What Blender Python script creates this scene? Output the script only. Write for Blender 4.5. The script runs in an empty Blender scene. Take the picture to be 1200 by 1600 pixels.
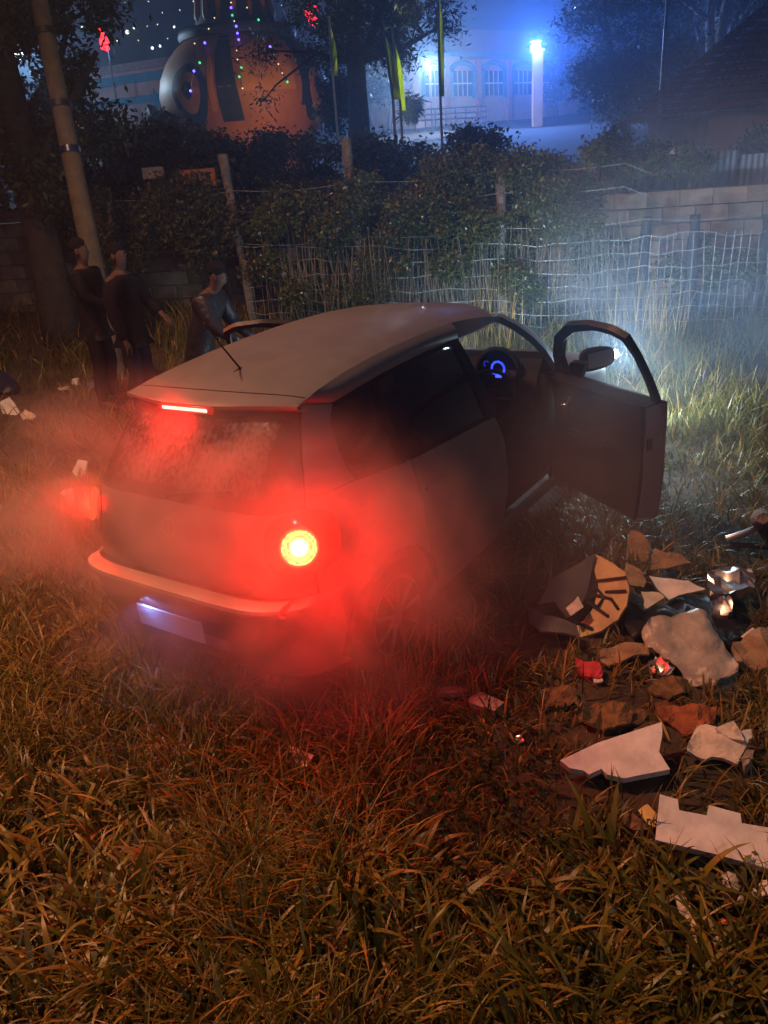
import bpy, bmesh, math, random
import numpy as np
from mathutils import Vector, Matrix

random.seed(7)
RNG = np.random.default_rng(11)
SC = bpy.context.scene
COL = SC.collection
rad = math.radians

# ------------------------------------------------------------------ camera, world, lights, exposure
CAM_R = np.array([[0.82328, 0.56323, -0.0705], [-0.17131, 0.36495, 0.91513], [0.54116, -0.74134, 0.39695]])
CAM_C = np.array([2.7129, -2.0274, 2.2686])
FPX = 1220.26
cam_d = bpy.data.cameras.new('camera')
cam_d.sensor_fit = 'VERTICAL'
cam_d.sensor_height = 36.0
cam_d.lens = FPX / 1600.0 * 36.0
cam_d.clip_start = 0.05
cam_d.clip_end = 2000.0
cam = bpy.data.objects.new('camera', cam_d)
M = Matrix([[CAM_R[0][i], CAM_R[1][i], CAM_R[2][i], CAM_C[i]] for i in range(3)] + [[0, 0, 0, 1]])
cam.matrix_world = Matrix.LocRotScale(M.to_translation(), M.to_quaternion(), None)
COL.objects.link(cam)
SC.camera = cam

world = bpy.data.worlds.new('World')
SC.world = world
world.use_nodes = True
wn = world.node_tree
for n_ in list(wn.nodes):
    wn.nodes.remove(n_)
w_out = wn.nodes.new('ShaderNodeOutputWorld')
w_bg = wn.nodes.new('ShaderNodeBackground')
w_bg.inputs['Color'].default_value = (0.16, 0.24, 0.55, 1)
w_bg.inputs['Strength'].default_value = 0.065
wn.links.new(w_bg.outputs[0], w_out.inputs[0])

SC.view_settings.view_transform = 'Standard'
SC.view_settings.look = 'None'
SC.view_settings.exposure = 0.0
SC.view_settings.gamma = 1.0
SC.view_settings.use_curve_mapping = False
SC.render.engine = 'CYCLES'
cy = SC.cycles
cy.use_denoising = True
cy.use_adaptive_sampling = True
cy.adaptive_threshold = 0.02
cy.max_bounces = 6
cy.diffuse_bounces = 2
cy.glossy_bounces = 3
cy.transmission_bounces = 4
cy.transparent_max_bounces = 8
cy.volume_bounces = 0
cy.volume_step_rate = 1.0
cy.volume_preview_step_rate = 1.0
cy.volume_max_steps = 96
cy.sample_clamp_indirect = 3.0
cy.caustics_reflective = False
cy.caustics_refractive = False


def add_light(name, kind, loc, energy, color, target=None, radius=0.1, spot=None, blend=0.4, parent=None):
    d = bpy.data.lights.new(name, kind)
    d.energy = energy
    d.color = color
    if kind == 'AREA':
        d.shape = 'DISK'
        d.size = radius * 2
    else:
        d.shadow_soft_size = radius
    if spot:
        d.spot_size = rad(spot)
        d.spot_blend = blend
    o = bpy.data.objects.new(name, d)
    o.location = loc
    if target is not None:
        o.rotation_euler = (Vector(target) - Vector(loc)).to_track_quat('-Z', 'Y').to_euler()
    COL.objects.link(o)
    if parent:
        o.parent = parent
    return o


SODIUM = (1.0, 0.46, 0.24)
# the street lamp over the verge, up and to the left of the photograph
add_light('street_and_fill_light', 'SPOT', (-3.2, -0.5, 7.6), 3000, SODIUM, (0.3, 1.9, 0), 0.22, 138, 0.9)
# the next lamp along the road, beyond the left edge
add_light('street_and_fill_light', 'SPOT', (-10.5, 1.0, 8.0), 5200, (1.0, 0.17, 0.02), (-1.7, -0.7, 0), 0.22, 40, 0.9)
# unseen fill light added far behind on the right to lift the car's side
add_light('street_and_fill_light', 'SPOT', (9.0, -6.0, 8.5), 750, (0.86, 0.72, 0.74), (0.6, 1.5, 0.5), 0.22, 90, 0.9)


# ------------------------------------------------------------------ placing helpers
def ray(px, py):
    return CAM_R.T @ np.array([(px - 600) / FPX, -(py - 800) / FPX, -1.0])


def at(px, py, depth):
    """world point seen at a photograph pixel at a distance along the view axis"""
    return CAM_C + depth * ray(px, py)


NW = np.array([-0.408, 0.913])     # across the block wall (away from the camera)
UW = np.array([0.913, 0.408])      # along it


def along(u, d):
    p = UW * u + NW * d
    return float(p[0]), float(p[1])


def smooth(t):
    t = np.clip(t, 0, 1)
    return t * t * (3 - 2 * t)


def H(x, y):
    """terrain height"""
    x = np.asarray(x, float)
    y = np.asarray(y, float)
    d = NW[0] * x + NW[1] * y
    u = UW[0] * x + UW[1] * y
    zw = 0.35 + 0.34 * smooth((2.0 - u) / 7.0)
    base = zw * np.clip((d - 3.3) / 4.8, 0, 1.05) ** 1.15
    far = np.clip(d - 9.5, 0, None)
    base = base + np.minimum(far * 0.085, 9.0) * smooth(far / 4)
    tilt = (0.0361 * (x - .3) + 0.0275 * (y - 1.5)) * np.exp(-((x - .3) ** 2 + (y - 1.5) ** 2) / (2 * 2.4 ** 2))
    near = np.exp(-((d - 1) ** 2) / 60.0)
    und = 0.022 * (np.sin(2.1 * x + 1.3) * np.sin(1.7 * y + .4) + .6 * np.sin(4.3 * x - 2.2 * y)) * near
    return base + tilt + und - 0.015


def gnd(px, py, lift=0.0):
    r = ray(px, py)
    t = (0 - CAM_C[2]) / r[2]
    lo, hi = 0.3, 400.0
    # march to the first crossing
    tt = 0.5
    prev = tt
    while tt < 200:
        p = CAM_C + tt * r
        if p[2] <= float(H(p[0], p[1])) + lift:
            break
        prev = tt
        tt += 0.05 if tt < 15 else 0.3
    lo, hi = prev, tt
    for _ in range(24):
        m = (lo + hi) / 2
        p = CAM_C + m * r
        if p[2] <= float(H(p[0], p[1])) + lift:
            hi = m
        else:
            lo = m
    return CAM_C + hi * r


# ------------------------------------------------------------------ object helpers
def tag(o, label=None, cat=None, group=None, kind=None):
    if label:
        o['label'] = label
    if cat:
        o['category'] = cat
    if group:
        o['group'] = group
    if kind:
        o['kind'] = kind
    return o


def empty(name, loc=(0, 0, 0), rotz=0.0, label=None, cat=None, group=None):
    o = bpy.data.objects.new(name, None)
    o.empty_display_size = 0.1
    o.location = loc
    o.rotation_euler = (0, 0, rotz)
    COL.objects.link(o)
    return tag(o, label, cat, group)


def link(name, me, mat=None, parent=None):
    if mat is not None and len(me.materials) == 0:
        for m_ in (mat if isinstance(mat, (list, tuple)) else [mat]):
            me.materials.append(m_)
    o = bpy.data.objects.new(name, me)
    COL.objects.link(o)
    if parent is not None:
        o.parent = parent
    return o


def np_mesh(name, V, F, colors=None, smooth_=False):
    """mesh from numpy arrays: V (n,3), F (m,k)"""
    V = np.ascontiguousarray(V, np.float32)
    F = np.ascontiguousarray(F, np.int32)
    me = bpy.data.meshes.new(name)
    k = F.shape[1]
    me.vertices.add(len(V))
    me.vertices.foreach_set('co', V.ravel())
    me.loops.add(F.size)
    me.loops.foreach_set('vertex_index', F.ravel())
    me.polygons.add(len(F))
    me.polygons.foreach_set('loop_start', np.arange(0, F.size, k, dtype=np.int32))
    me.polygons.foreach_set('loop_total', np.full(len(F), k, np.int32))
    if smooth_:
        me.polygons.foreach_set('use_smooth', np.ones(len(F), bool))
    me.update(calc_edges=True)
    if colors is not None:
        a = me.attributes.new('tint', 'FLOAT_COLOR', 'FACE')
        c = np.ones((len(F), 4), np.float32)
        c[:, :3] = colors
        a.data.foreach_set('color', c.ravel())
    return me


def bm_mesh(name, bm, sharp=None, smooth_=False):
    me = bpy.data.meshes.new(name)
    bm.normal_update()
    bm.to_mesh(me)
    bm.free()
    if smooth_:
        for p in me.polygons:
            p.use_smooth = True
        if sharp:
            me.set_sharp_from_angle(angle=rad(sharp))
    return me


def bm_box(bm, c, s, rot=None):
    r = bmesh.ops.create_cube(bm, size=1.0)
    m_ = Matrix.LocRotScale(Vector(c), rot.to_quaternion() if hasattr(rot, 'to_quaternion') else rot, Vector(s))
    bmesh.ops.transform(bm, matrix=m_, verts=r['verts'])
    return r['verts']


def bm_tube(bm, pts, rs, seg=8, cap=True):
    pts = [Vector(p) for p in pts]
    if not hasattr(rs, '__len__'):
        rs = [rs] * len(pts)
    rings = []
    ref = None
    for i, p in enumerate(pts):
        d = (pts[min(i + 1, len(pts) - 1)] - pts[max(i - 1, 0)])
        if d.length < 1e-9:
            d = Vector((0, 0, 1))
        d.normalize()
        if ref is None:
            ref = d.orthogonal().normalized()
        ref = (ref - d * ref.dot(d))
        if ref.length < 1e-6:
            ref = d.orthogonal()
        ref.normalize()
        b = d.cross(ref)
        rings.append([bm.verts.new(p + (ref * math.cos(a) + b * math.sin(a)) * rs[i])
                      for a in [2 * math.pi * k / seg for k in range(seg)]])
    for a, b in zip(rings, rings[1:]):
        for k in range(seg):
            bm.faces.new((a[k], a[(k + 1) % seg], b[(k + 1) % seg], b[k]))
    if cap:
        bm.faces.new(rings[0][::-1])
        bm.faces.new(rings[-1])


def bm_lathe(bm, prof, seg=32, axis='Z', center=(0, 0, 0)):
    """prof: (radius, height)"""
    c = Vector(center)
    rings = []
    for r, h in prof:
        ring = []
        for k in range(seg):
            a = 2 * math.pi * k / seg
            v = Vector((r * math.cos(a), r * math.sin(a), h))
            if axis == 'X':
                v = Vector((h, r * math.cos(a), r * math.sin(a)))
            elif axis == 'Y':
                v = Vector((r * math.cos(a), h, r * math.sin(a)))
            ring.append(bm.verts.new(c + v))
        rings.append(ring)
    for a, b in zip(rings, rings[1:]):
        for k in range(seg):
            try:
                bm.faces.new((a[k], a[(k + 1) % seg], b[(k + 1) % seg], b[k]))
            except ValueError:
                pass
    for ring, r in ((rings[0][::-1], prof[0][0]), (rings[-1], prof[-1][0])):
        if r > 1e-5:
            bm.faces.new(ring)
    bmesh.ops.recalc_face_normals(bm, faces=bm.faces[:])


def box_obj(name, c, s, mat, parent=None, rot=None, bev=0.0):
    bm = bmesh.new()
    bm_box(bm, c, s, rot)
    if bev:
        bmesh.ops.bevel(bm, geom=bm.edges[:], offset=bev, segments=2, affect='EDGES', profile=.6)
    return link(name, bm_mesh(name, bm), mat, parent)


def tube_obj(name, pts, rs, mat, parent=None, seg=8):
    bm = bmesh.new()
    bm_tube(bm, pts, rs, seg)
    return link(name, bm_mesh(name, bm, smooth_=True, sharp=50), mat, parent)


def lathe_obj(name, prof, mat, parent=None, seg=32, axis='Z', center=(0, 0, 0), sharp=40):
    bm = bmesh.new()
    bm_lathe(bm, prof, seg, axis, center)
    return link(name, bm_mesh(name, bm, smooth_=True, sharp=sharp), mat, parent)


# ------------------------------------------------------------------ materials
def nodes_of(name):
    m_ = bpy.data.materials.new(name)
    m_.use_nodes = True
    nt = m_.node_tree
    b = nt.nodes['Principled BSDF']
    return m_, nt, b


def mat(name, col, rough=.6, metal=0.0, var=0.25, scale=8.0, bump=0.0, bscale=None, spec=None, col2=None, coat=0.0,
        trans=0.0, tint=False, rand=None, alpha=None, detail=5.0, mix=None, sss=0.0):
    m_, nt, b = nodes_of(name)
    tc = nt.nodes.new('ShaderNodeTexCoord')
    nz = nt.nodes.new('ShaderNodeTexNoise')
    nz.inputs['Scale'].default_value = scale
    nz.inputs['Detail'].default_value = detail
    nz.inputs['Roughness'].default_value = .62
    nt.links.new(tc.outputs['Object'], nz.inputs['Vector'])
    rp = nt.nodes.new('ShaderNodeValToRGB')
    c1 = [max(0, c * (1 - var)) for c in col]
    c2 = list(col2) if col2 else [min(1, c * (1 + var)) for c in col]
    rp.color_ramp.elements[0].position = .32 if mix is None else mix[0]
    rp.color_ramp.elements[1].position = .68 if mix is None else mix[1]
    rp.color_ramp.elements[0].color = (*c1, 1)
    rp.color_ramp.elements[1].color = (*c2, 1)
    nt.links.new(nz.outputs['Fac'], rp.inputs['Fac'])
    src = rp.outputs['Color']
    if tint:
        at_ = nt.nodes.new('ShaderNodeAttribute')
        at_.attribute_name = 'tint'
        mx = nt.nodes.new('ShaderNodeMix')
        mx.data_type = 'RGBA'
        mx.blend_type = 'MULTIPLY'
        mx.inputs['Factor'].default_value = 1.0
        nt.links.new(src, mx.inputs[6])
        nt.links.new(at_.outputs['Color'], mx.inputs[7])
        src = mx.outputs[2]
    if rand:
        oi = nt.nodes.new('ShaderNodeObjectInfo')
        mr = nt.nodes.new('ShaderNodeMapRange')
        mr.inputs[3].default_value, mr.inputs[4].default_value = rand
        nt.links.new(oi.outputs['Random'], mr.inputs[0])
        geo = nt.nodes.new('ShaderNodeNewGeometry')
        st = nt.nodes.new('ShaderNodeTexNoise')
        st.inputs['Scale'].default_value = 1.1
        st.inputs['Detail'].default_value = 7
        nt.links.new(geo.outputs['Position'], st.inputs['Vector'])
        ms = nt.nodes.new('ShaderNodeMapRange')
        ms.inputs[1].default_value, ms.inputs[2].default_value = .38, .62
        ms.inputs[3].default_value, ms.inputs[4].default_value = .45, 1.1
        nt.links.new(st.outputs['Fac'], ms.inputs[0])
        mm = nt.nodes.new('ShaderNodeMath')
        mm.operation = 'MULTIPLY'
        nt.links.new(mr.outputs[0], mm.inputs[0])
        nt.links.new(ms.outputs[0], mm.inputs[1])
        vm = nt.nodes.new('ShaderNodeVectorMath')
        vm.operation = 'SCALE'
        nt.links.new(src, vm.inputs[0])
        nt.links.new(mm.outputs[0], vm.inputs['Scale'])
        src = vm.outputs[0]
    nt.links.new(src, b.inputs['Base Color'])
    b.inputs['Roughness'].default_value = rough
    b.inputs['Metallic'].default_value = metal
    if spec is not None:
        b.inputs['Specular IOR Level'].default_value = spec
    if coat:
        b.inputs['Coat Weight'].default_value = coat
        b.inputs['Coat Roughness'].default_value = .15
    if trans:
        b.inputs['Transmission Weight'].default_value = trans
    if alpha is not None:
        b.inputs['Alpha'].default_value = alpha
    if bump:
        n2 = nt.nodes.new('ShaderNodeTexNoise')
        n2.inputs['Scale'].default_value = bscale or scale * 4
        n2.inputs['Detail'].default_value = 6
        nt.links.new(tc.outputs['Object'], n2.inputs['Vector'])
        bp = nt.nodes.new('ShaderNodeBump')
        bp.inputs['Strength'].default_value = bump
        bp.inputs['Distance'].default_value = .02
        nt.links.new(n2.outputs['Fac'], bp.inputs['Height'])
        nt.links.new(bp.outputs['Normal'], b.inputs['Normal'])
    return m_


def emit(name, col, strength, base=(.02, .02, .02), cells=0):
    m_, nt, b = nodes_of(name)
    if cells:       # moulded prisms of a lamp lens
        tc = nt.nodes.new('ShaderNodeTexCoord')
        v = nt.nodes.new('ShaderNodeTexVoronoi')
        v.inputs['Scale'].default_value = cells
        nt.links.new(tc.outputs['Object'], v.inputs['Vector'])
        mr = nt.nodes.new('ShaderNodeMapRange')
        mr.inputs[1].default_value, mr.inputs[2].default_value = .1, .7
        mr.inputs[3].default_value, mr.inputs[4].default_value = strength * 1.5, strength * .35
        nt.links.new(v.outputs['Distance'], mr.inputs[0])
        nt.links.new(mr.outputs[0], b.inputs['Emission Strength'])
    b.inputs['Base Color'].default_value = (*base, 1)
    b.inputs['Emission Color'].default_value = (*col, 1)
    b.inputs['Emission Strength'].default_value = strength
    b.inputs['Roughness'].default_value = .3
    return m_


def leaf_mat(name, rough=.5, gain=(1, 1, 1)):
    m_, nt, b = nodes_of(name)
    at_ = nt.nodes.new('ShaderNodeAttribute')
    at_.attribute_name = 'tint'
    nt.links.new(at_.outputs['Color'], b.inputs['Base Color'])
    b.inputs['Roughness'].default_value = rough
    b.inputs['Specular IOR Level'].default_value = .35
    tr = nt.nodes.new('ShaderNodeBsdfTranslucent')
    nt.links.new(at_.outputs['Color'], tr.inputs['Color'])
    mx = nt.nodes.new('ShaderNodeMixShader')
    mx.inputs['Fac'].default_value = .22
    nt.links.new(b.outputs[0], mx.inputs[1])
    nt.links.new(tr.outputs[0], mx.inputs[2])
    nt.links.new(mx.outputs[0], nt.nodes['Material Output'].inputs['Surface'])
    return m_


def glass(name, col=(.02, .022, .024), alpha=.75, rough=.06, bump=0.0):
    """window glass: dark tinted sheet, partly see-through"""
    m_, nt, b = nodes_of(name)
    b.inputs['Base Color'].default_value = (*col, 1)
    b.inputs['Roughness'].default_value = rough
    b.inputs['Specular IOR Level'].default_value = .8
    tp = nt.nodes.new('ShaderNodeBsdfTransparent')
    mx = nt.nodes.new('ShaderNodeMixShader')
    mx.inputs['Fac'].default_value = alpha
    nt.links.new(tp.outputs[0], mx.inputs[1])
    nt.links.new(b.outputs[0], mx.inputs[2])
    nt.links.new(mx.outputs[0], nt.nodes['Material Output'].inputs['Surface'])
    if bump:
        tc = nt.nodes.new('ShaderNodeTexCoord')
        v = nt.nodes.new('ShaderNodeTexVoronoi')
        v.inputs['Scale'].default_value = 90
        nt.links.new(tc.outputs['Object'], v.inputs['Vector'])
        bp = nt.nodes.new('ShaderNodeBump')
        bp.inputs['Strength'].default_value = bump
        bp.inputs['Distance'].default_value = .004
        nt.links.new(v.outputs['Distance'], bp.inputs['Height'])
        nt.links.new(bp.outputs['Normal'], b.inputs['Normal'])
    return m_


MT = {}
MT['paint'] = mat('silver_paint', (.165, .165, .17), rough=.36, metal=.4, var=.12, scale=5, bump=.05, bscale=260, coat=.25)
MT['paint_lip'] = mat('pale_silver_paint', (.30, .29, .28), rough=.5, metal=.3, var=.15, scale=14)  # paler, rougher silver for the bumper ledge
MT['black'] = mat('black_plastic', (.012, .012, .014), spec=.3, rough=.5, var=.3)
MT['trim'] = mat('dark_grey_plastic', (.011, .011, .014), spec=.15, rough=.7, var=.25, bump=.1, bscale=300)
MT['cloth'] = mat('seat_cloth', (.03, .03, .034), rough=.9, var=.3, scale=40, bump=.3, bscale=400)
MT['tyre'] = mat('tyre_rubber', (.02, .02, .02), rough=.8, var=.3, scale=20)
MT['alloy'] = mat('wheel_alloy', (.32, .32, .33), rough=.35, metal=.8, var=.2)
MT['chrome'] = mat('chrome', (.6, .6, .62), rough=.12, metal=1, var=.05)
MT['glass'] = glass('tinted_window', alpha=.72)
MT['clear'] = glass('clear_window', (.03, .05, .05), alpha=.16)

# ------------------------------------------------------------------ the car
# car frame: x right, y forward, z up, rear bumper at y = 0
CAR_LABEL = 'silver hatchback standing on the grass with tail lights lit and smoke round it'
car = empty('hatchback_car', label=CAR_LABEL, cat='car')
G3 = Matrix(((0.99935, -0.0005, -0.03611), (-0.0005, 0.99962, -0.02746), (0.03611, 0.02746, 0.99897)))
PIV = Vector((.3, 1.5, 0))
car.matrix_world = Matrix.Translation(PIV) @ G3.to_4x4() @ Matrix.Translation(-PIV)
CAR_M = car.matrix_world.copy()


def carw(p):
    return CAR_M @ Vector(p)


NN = 6.0
YM, YMF = 1.55, 2.30
WREF, LREF = .80, 1.45


def tab(pairs):
    a = np.array(pairs, float)
    return lambda v: np.interp(v, a[:, 0], a[:, 1])


w_of = tab([(.15, .74), (.25, .775), (.35, .80), (.50, .822), (.62, .828), (.75, .824), (.88, .808), (.95, .789), (1.0, .765),
            (1.10, .728), (1.20, .684), (1.30, .636), (1.38, .596), (1.42, .572), (1.46, .54)])
yr_body = tab([(.64, .055), (.75, .06), (.85, .075), (.95, .10), (1.0, .125), (1.1, .185), (1.2, .25), (1.3, .325), (1.38, .395), (1.42, .44), (1.46, .5)])
yr_bump = tab([(.15, .14), (.25, .06), (.33, .02), (.45, -.01), (.56, -.03), (.61, -.03), (.635, -.012), (.66, .0)])
yf_low = tab([(.15, 3.80), (.25, 3.87), (.35, 3.90), (.48, 3.91), (.56, 3.98), (.66, 3.98), (.76, 3.94), (.9, 3.75), (1.0, 3.5)])
yf_up = tab([(.94, 3.13), (.98, 3.10), (1.1, 3.02), (1.2, 2.91), (1.3, 2.76), (1.37, 2.61), (1.42, 2.47), (1.46, 2.35)])

_th = np.linspace(0, 1, 4001) * math.pi / 2
_a = np.sin(_th) ** (2 / NN)
_b = 1 - np.cos(_th) ** (2 / NN)
_s = np.concatenate([[0], np.cumsum(np.hypot(np.diff(_a) * WREF, np.diff(_b) * LREF))])
S1 = _s[-1]


def s_of_a(a):
    return float(np.interp(a, _a, _s))


class Outline:
    """the car's outline in plan at a height: s runs from the centre line round the corner and along the side"""

    def __init__(self, yend, ym, sign):
        self.yend, self.ym, self.sign = yend, ym, sign

    def s_of_y(self, y, z):
        L = (self.ym - self.yend(z))
        b = (y - self.yend(z)) / L
        if b >= 1:
            return float(S1 + (y - self.ym) * self.sign)
        return float(np.interp(b, _b, _s))

    def P(self, s, z):
        s = np.asarray(s, float)
        z = np.asarray(z, float)
        sa = np.abs(s)
        w = w_of(z)
        a = np.interp(sa, _s, _a)
        b = np.interp(sa, _s, _b)
        ye = self.yend(z)
        x = w * a * np.sign(s + 1e-12)
        y = ye + (self.ym - ye) * b + np.clip(sa - S1, 0, None) * self.sign
        # wheel arch flares
        for yc in (.66, 3.12):
            r = np.hypot(y - yc, z - .30)
            x = x + np.sign(s + 1e-12) * .016 * np.exp(-((r - .37) / .06) ** 2) * (a > .97)
        # shoulder crease along the side
        x = x + np.sign(s + 1e-12) * .006 * np.exp(-((z - .80) / .035) ** 2) * (a > .97)
        return np.stack([x, y, z + 0 * x], -1)


ORear = Outline(yr_body, YM, 1)
OBump = Outline(yr_bump, YM, 1)
OFront = Outline(yf_low, YMF, -1)
OUp = Outline(yf_up, YM, -1)


def resample(pts, n):
    pts = np.array(pts, float)
    d = np.concatenate([[0], np.cumsum(np.linalg.norm(np.diff(pts, axis=0), axis=1))])
    t = np.linspace(0, d[-1], n)
    return np.stack([np.interp(t, d, pts[:, k]) for k in range(pts.shape[1])], 1)


def coons(bot, top, left, right, nu, nv):
    """transfinite patch: bot/top run left to right, left/right run bottom to top"""
    b, t = resample(bot, nu), resample(top, nu)
    l, r = resample(left, nv), resample(right, nv)
    u = np.linspace(0, 1, nu)[None, :, None]
    v = np.linspace(0, 1, nv)[:, None, None]
    lc = (1 - v) * b[None] + v * t[None]
    ld = (1 - u) * l[:, None] + u * r[:, None]
    bl = (1 - u) * (1 - v) * b[0] + u * (1 - v) * b[-1] + (1 - u) * v * t[0] + u * v * t[-1]
    return lc + ld - bl


def shell(grids, thick=.012, centre=(0, 1.9, .55), off=0.0):
    """grids of 3-D points -> (V, F): front, back and rim; outward is away from centre"""
    V, Fq = [], []
    n0 = 0
    for gsurf in (grids if isinstance(grids, list) else [grids]):
        nv, nu = gsurf.shape[:2]
        du = np.gradient(gsurf, axis=1)
        dv = np.gradient(gsurf, axis=0)
        N = np.cross(du, dv)
        N /= (np.linalg.norm(N, axis=2, keepdims=True) + 1e-12)
        flip = np.sum(N * (gsurf - np.array(centre))) < 0
        if flip:
            N = -N
        f = gsurf + N * off
        bk = f - N * thick
        idx = np.arange(nv * nu).reshape(nv, nu)
        q = np.stack([idx[:-1, :-1], idx[:-1, 1:], idx[1:, 1:], idx[1:, :-1]], -1).reshape(-1, 4)
        if flip:
            q = q[:, ::-1]
        V += [f.reshape(-1, 3), bk.reshape(-1, 3)]
        Fq += [q + n0, q[:, ::-1] + n0 + nv * nu]
        n1 = n0 + 2 * nv * nu
        loop = np.concatenate([idx[0, :], idx[1:, -1], idx[-1, -2::-1], idx[-2:0:-1, 0]])
        fl, bl = f.reshape(-1, 3)[loop], bk.reshape(-1, 3)[loop]
        m_ = len(loop)
        V += [fl, bl]
        k = np.arange(m_)
        k2 = (k + 1) % m_
        rim = np.stack([n1 + k, n1 + m_ + k, n1 + m_ + k2, n1 + k2], -1)
        if flip:
            rim = rim[:, ::-1]
        Fq.append(rim)
        n0 = n1 + 2 * m_
    return np.concatenate(V), np.concatenate(Fq)


def mirror(VF):
    V, F = VF
    V = V.copy()
    V[:, 0] *= -1
    return V, F[:, ::-1]


def panel(name, VF, m_, parent=None, **kw):
    me = np_mesh(name, VF[0], VF[1], smooth_=True)
    me.set_sharp_from_angle(angle=rad(38))
    return link(name, me, m_, parent or car)


def side_patch(outl, bot, top, left, right, nu=24, nv=12):
    """boundaries given as (y, z) pairs, or ('s', s, z)"""
    def conv(c):
        out = []
        for p in c:
            out.append((p[1], p[2]) if p[0] == 's' else (outl.s_of_y(p[0], p[1]), p[1]))
        return out
    c = coons(conv(bot), conv(top), conv(left), conv(right), nu, nv)
    return outl.P(c[..., 0], c[..., 1])


def arc(yc, zc, r, a0, a1, n=16):
    return [(yc + r * math.cos(rad(a)), zc + r * math.sin(rad(a))) for a in np.linspace(a0, a1, n)]


GAP = .0045
S_H = s_of_a(.885)                       # tailgate shut line
belt = lambda y: float(np.interp(y, [.5, .62, 1.0, 1.81, 2.8], [1.04, 1.03, .99, .95, .96]))
RA = .352                                # wheel arch radius

# --- roof
ZC = tab([(.33, 1.405), (.36, 1.418), (.45, 1.436), (.6, 1.464), (.75, 1.487), (.9, 1.506), (1.1, 1.524), (1.3, 1.536), (1.5, 1.542), (1.7, 1.543), (1.9, 1.537), (2.1, 1.521), (2.25, 1.501), (2.45, 1.464)])
ZE = tab([(.33, 1.38), (.45, 1.402), (.6, 1.430), (.8, 1.453), (1.0, 1.467), (1.2, 1.474), (1.5, 1.476), (1.8, 1.468), (2.0, 1.450), (2.2, 1.420), (2.35, 1.390), (2.5, 1.35)])
XE = tab([(.33, .565), (.45, .572), (.6, .562), (.8, .553), (1.3, .548), (1.8, .545), (2.2, .550), (2.5, .57)])


def roof_pt(u, v0, v1, nv, nu):
    U = np.linspace(-1, 1, nu)[None, :] * np.ones((nv, 1))
    y0 = v0(np.abs(U))
    y1 = v1(np.abs(U))
    v = np.linspace(0, 1, nv)[:, None]
    y = y0 + (y1 - y0) * v
    x = U * XE(y)
    z = ZC(y) - (ZC(y) - ZE(y)) * (.45 * np.abs(U) ** 2 + .55 * np.abs(U) ** 6)
    return np.stack([x, y, z], -1)


rear_edge = lambda u: .335 + .105 * u ** 2.6
shut_edge = lambda u: .465 + .055 * u ** 2.6
front_edge = lambda u: 2.45 - .15 * u ** 2.6
roof = panel('roof_panel', shell(roof_pt(0, lambda u: shut_edge(u) + GAP, front_edge, 24, 33), .014), MT['paint'])
hl = roof_pt(0, lambda u: shut_edge(u) + .05, lambda u: front_edge(u) - .05, 12, 13)
hl[..., 0] *= .95
hl[..., 2] -= .03
panel('headliner', shell(hl, .01), MT['trim'])
sp = roof_pt(0, rear_edge, lambda u: shut_edge(u) - GAP, 8, 33)
lip = np.stack([sp[0], sp[0] + np.array([0, .002, -.014]), sp[0] + np.array([0, .035, -.034]), sp[0] + np.array([0, .07, -.040])], 0)
spoiler = panel('spoiler', shell([sp, lip], .006), MT['paint'])
# aerial on the roof's centre line
tube_obj('aerial', [(0, .66, 1.452), (0, .70, 1.468), (0, .735, 1.476)], [.022, .017, .007], MT['black'], car, 10)
tube_obj('aerial_rod', [(0, .71, 1.47), (0, .62, 1.60), (0, .535, 1.735)], [.0055, .0045, .0025], MT['black'], car, 6)

# --- quarter panels with the C-pillars (right, then mirrored)
hatch_l = [('s', S_H + GAP, .648), ('s', S_H + GAP, 1.04)]
arch_r = arc(.66, .30, RA, 158, 31)
q1 = side_patch(ORear, [('s', S_H + GAP, .648), (.30, .60)] + arch_r, [('s', S_H + GAP, 1.04), (.62, 1.035), (.955, .995)],
                hatch_l, [arch_r[-1], (.955, .72), (.945, .85), (.955, .995)], 40, 16)
win_rear = [(.565, 1.042), (.548, 1.09), (.56, 1.20), (.60, 1.30), (.66, 1.352)]
cp = side_patch(ORear, [('s', S_H + GAP, 1.04), (.565, 1.042)], [('s', S_H + GAP, 1.385), (.66, 1.352)],
                [('s', S_H + GAP, 1.04), ('s', S_H + GAP, 1.385)], win_rear, 12, 16)


def edge_curve(y0, y1, n=24):
    y = np.linspace(y0, y1, n)
    return np.stack([XE(y), y, ZE(y)], 1)


def on(outl, pts):
    return np.array([outl.P(p[1], p[2]) if p[0] == 's' else outl.P(outl.s_of_y(*p), p[1]) for p in pts])


rail_bot = on(ORear, [('s', S_H + GAP, 1.385), (.66, 1.352), (.85, 1.372), (1.1, 1.386), (1.5, 1.392), (1.80, 1.385)])
rail = coons(rail_bot, edge_curve(.455, 1.82), [rail_bot[0], edge_curve(.455, 1.82)[0]], [rail_bot[-1], edge_curve(.455, 1.82)[-1]], 30, 9)
_bul = np.sin(np.linspace(0, 1, 9) * math.pi)[:, None] * .016 * np.minimum(1, np.linspace(0, 5, 30))[None, :]
rail[..., 0] += _bul
rail[..., 2] += _bul * .15
quarter = shell([q1, cp, rail], .012)
panel('quarter_panel', quarter, MT['paint'])
panel('quarter_panel', mirror(quarter), MT['paint'])

# --- side glass group: black surround, glass panes over it
sur_bot = [(.565, 1.042), (.62, 1.031), (1.0, .991), (1.79, .952)]
sur_top = [(.66, 1.352), (.85, 1.372), (1.1, 1.386), (1.5, 1.392), (1.80, 1.385)]
Wp = lambda y: (y, belt(y) + .012)
sur_frames = []
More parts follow.
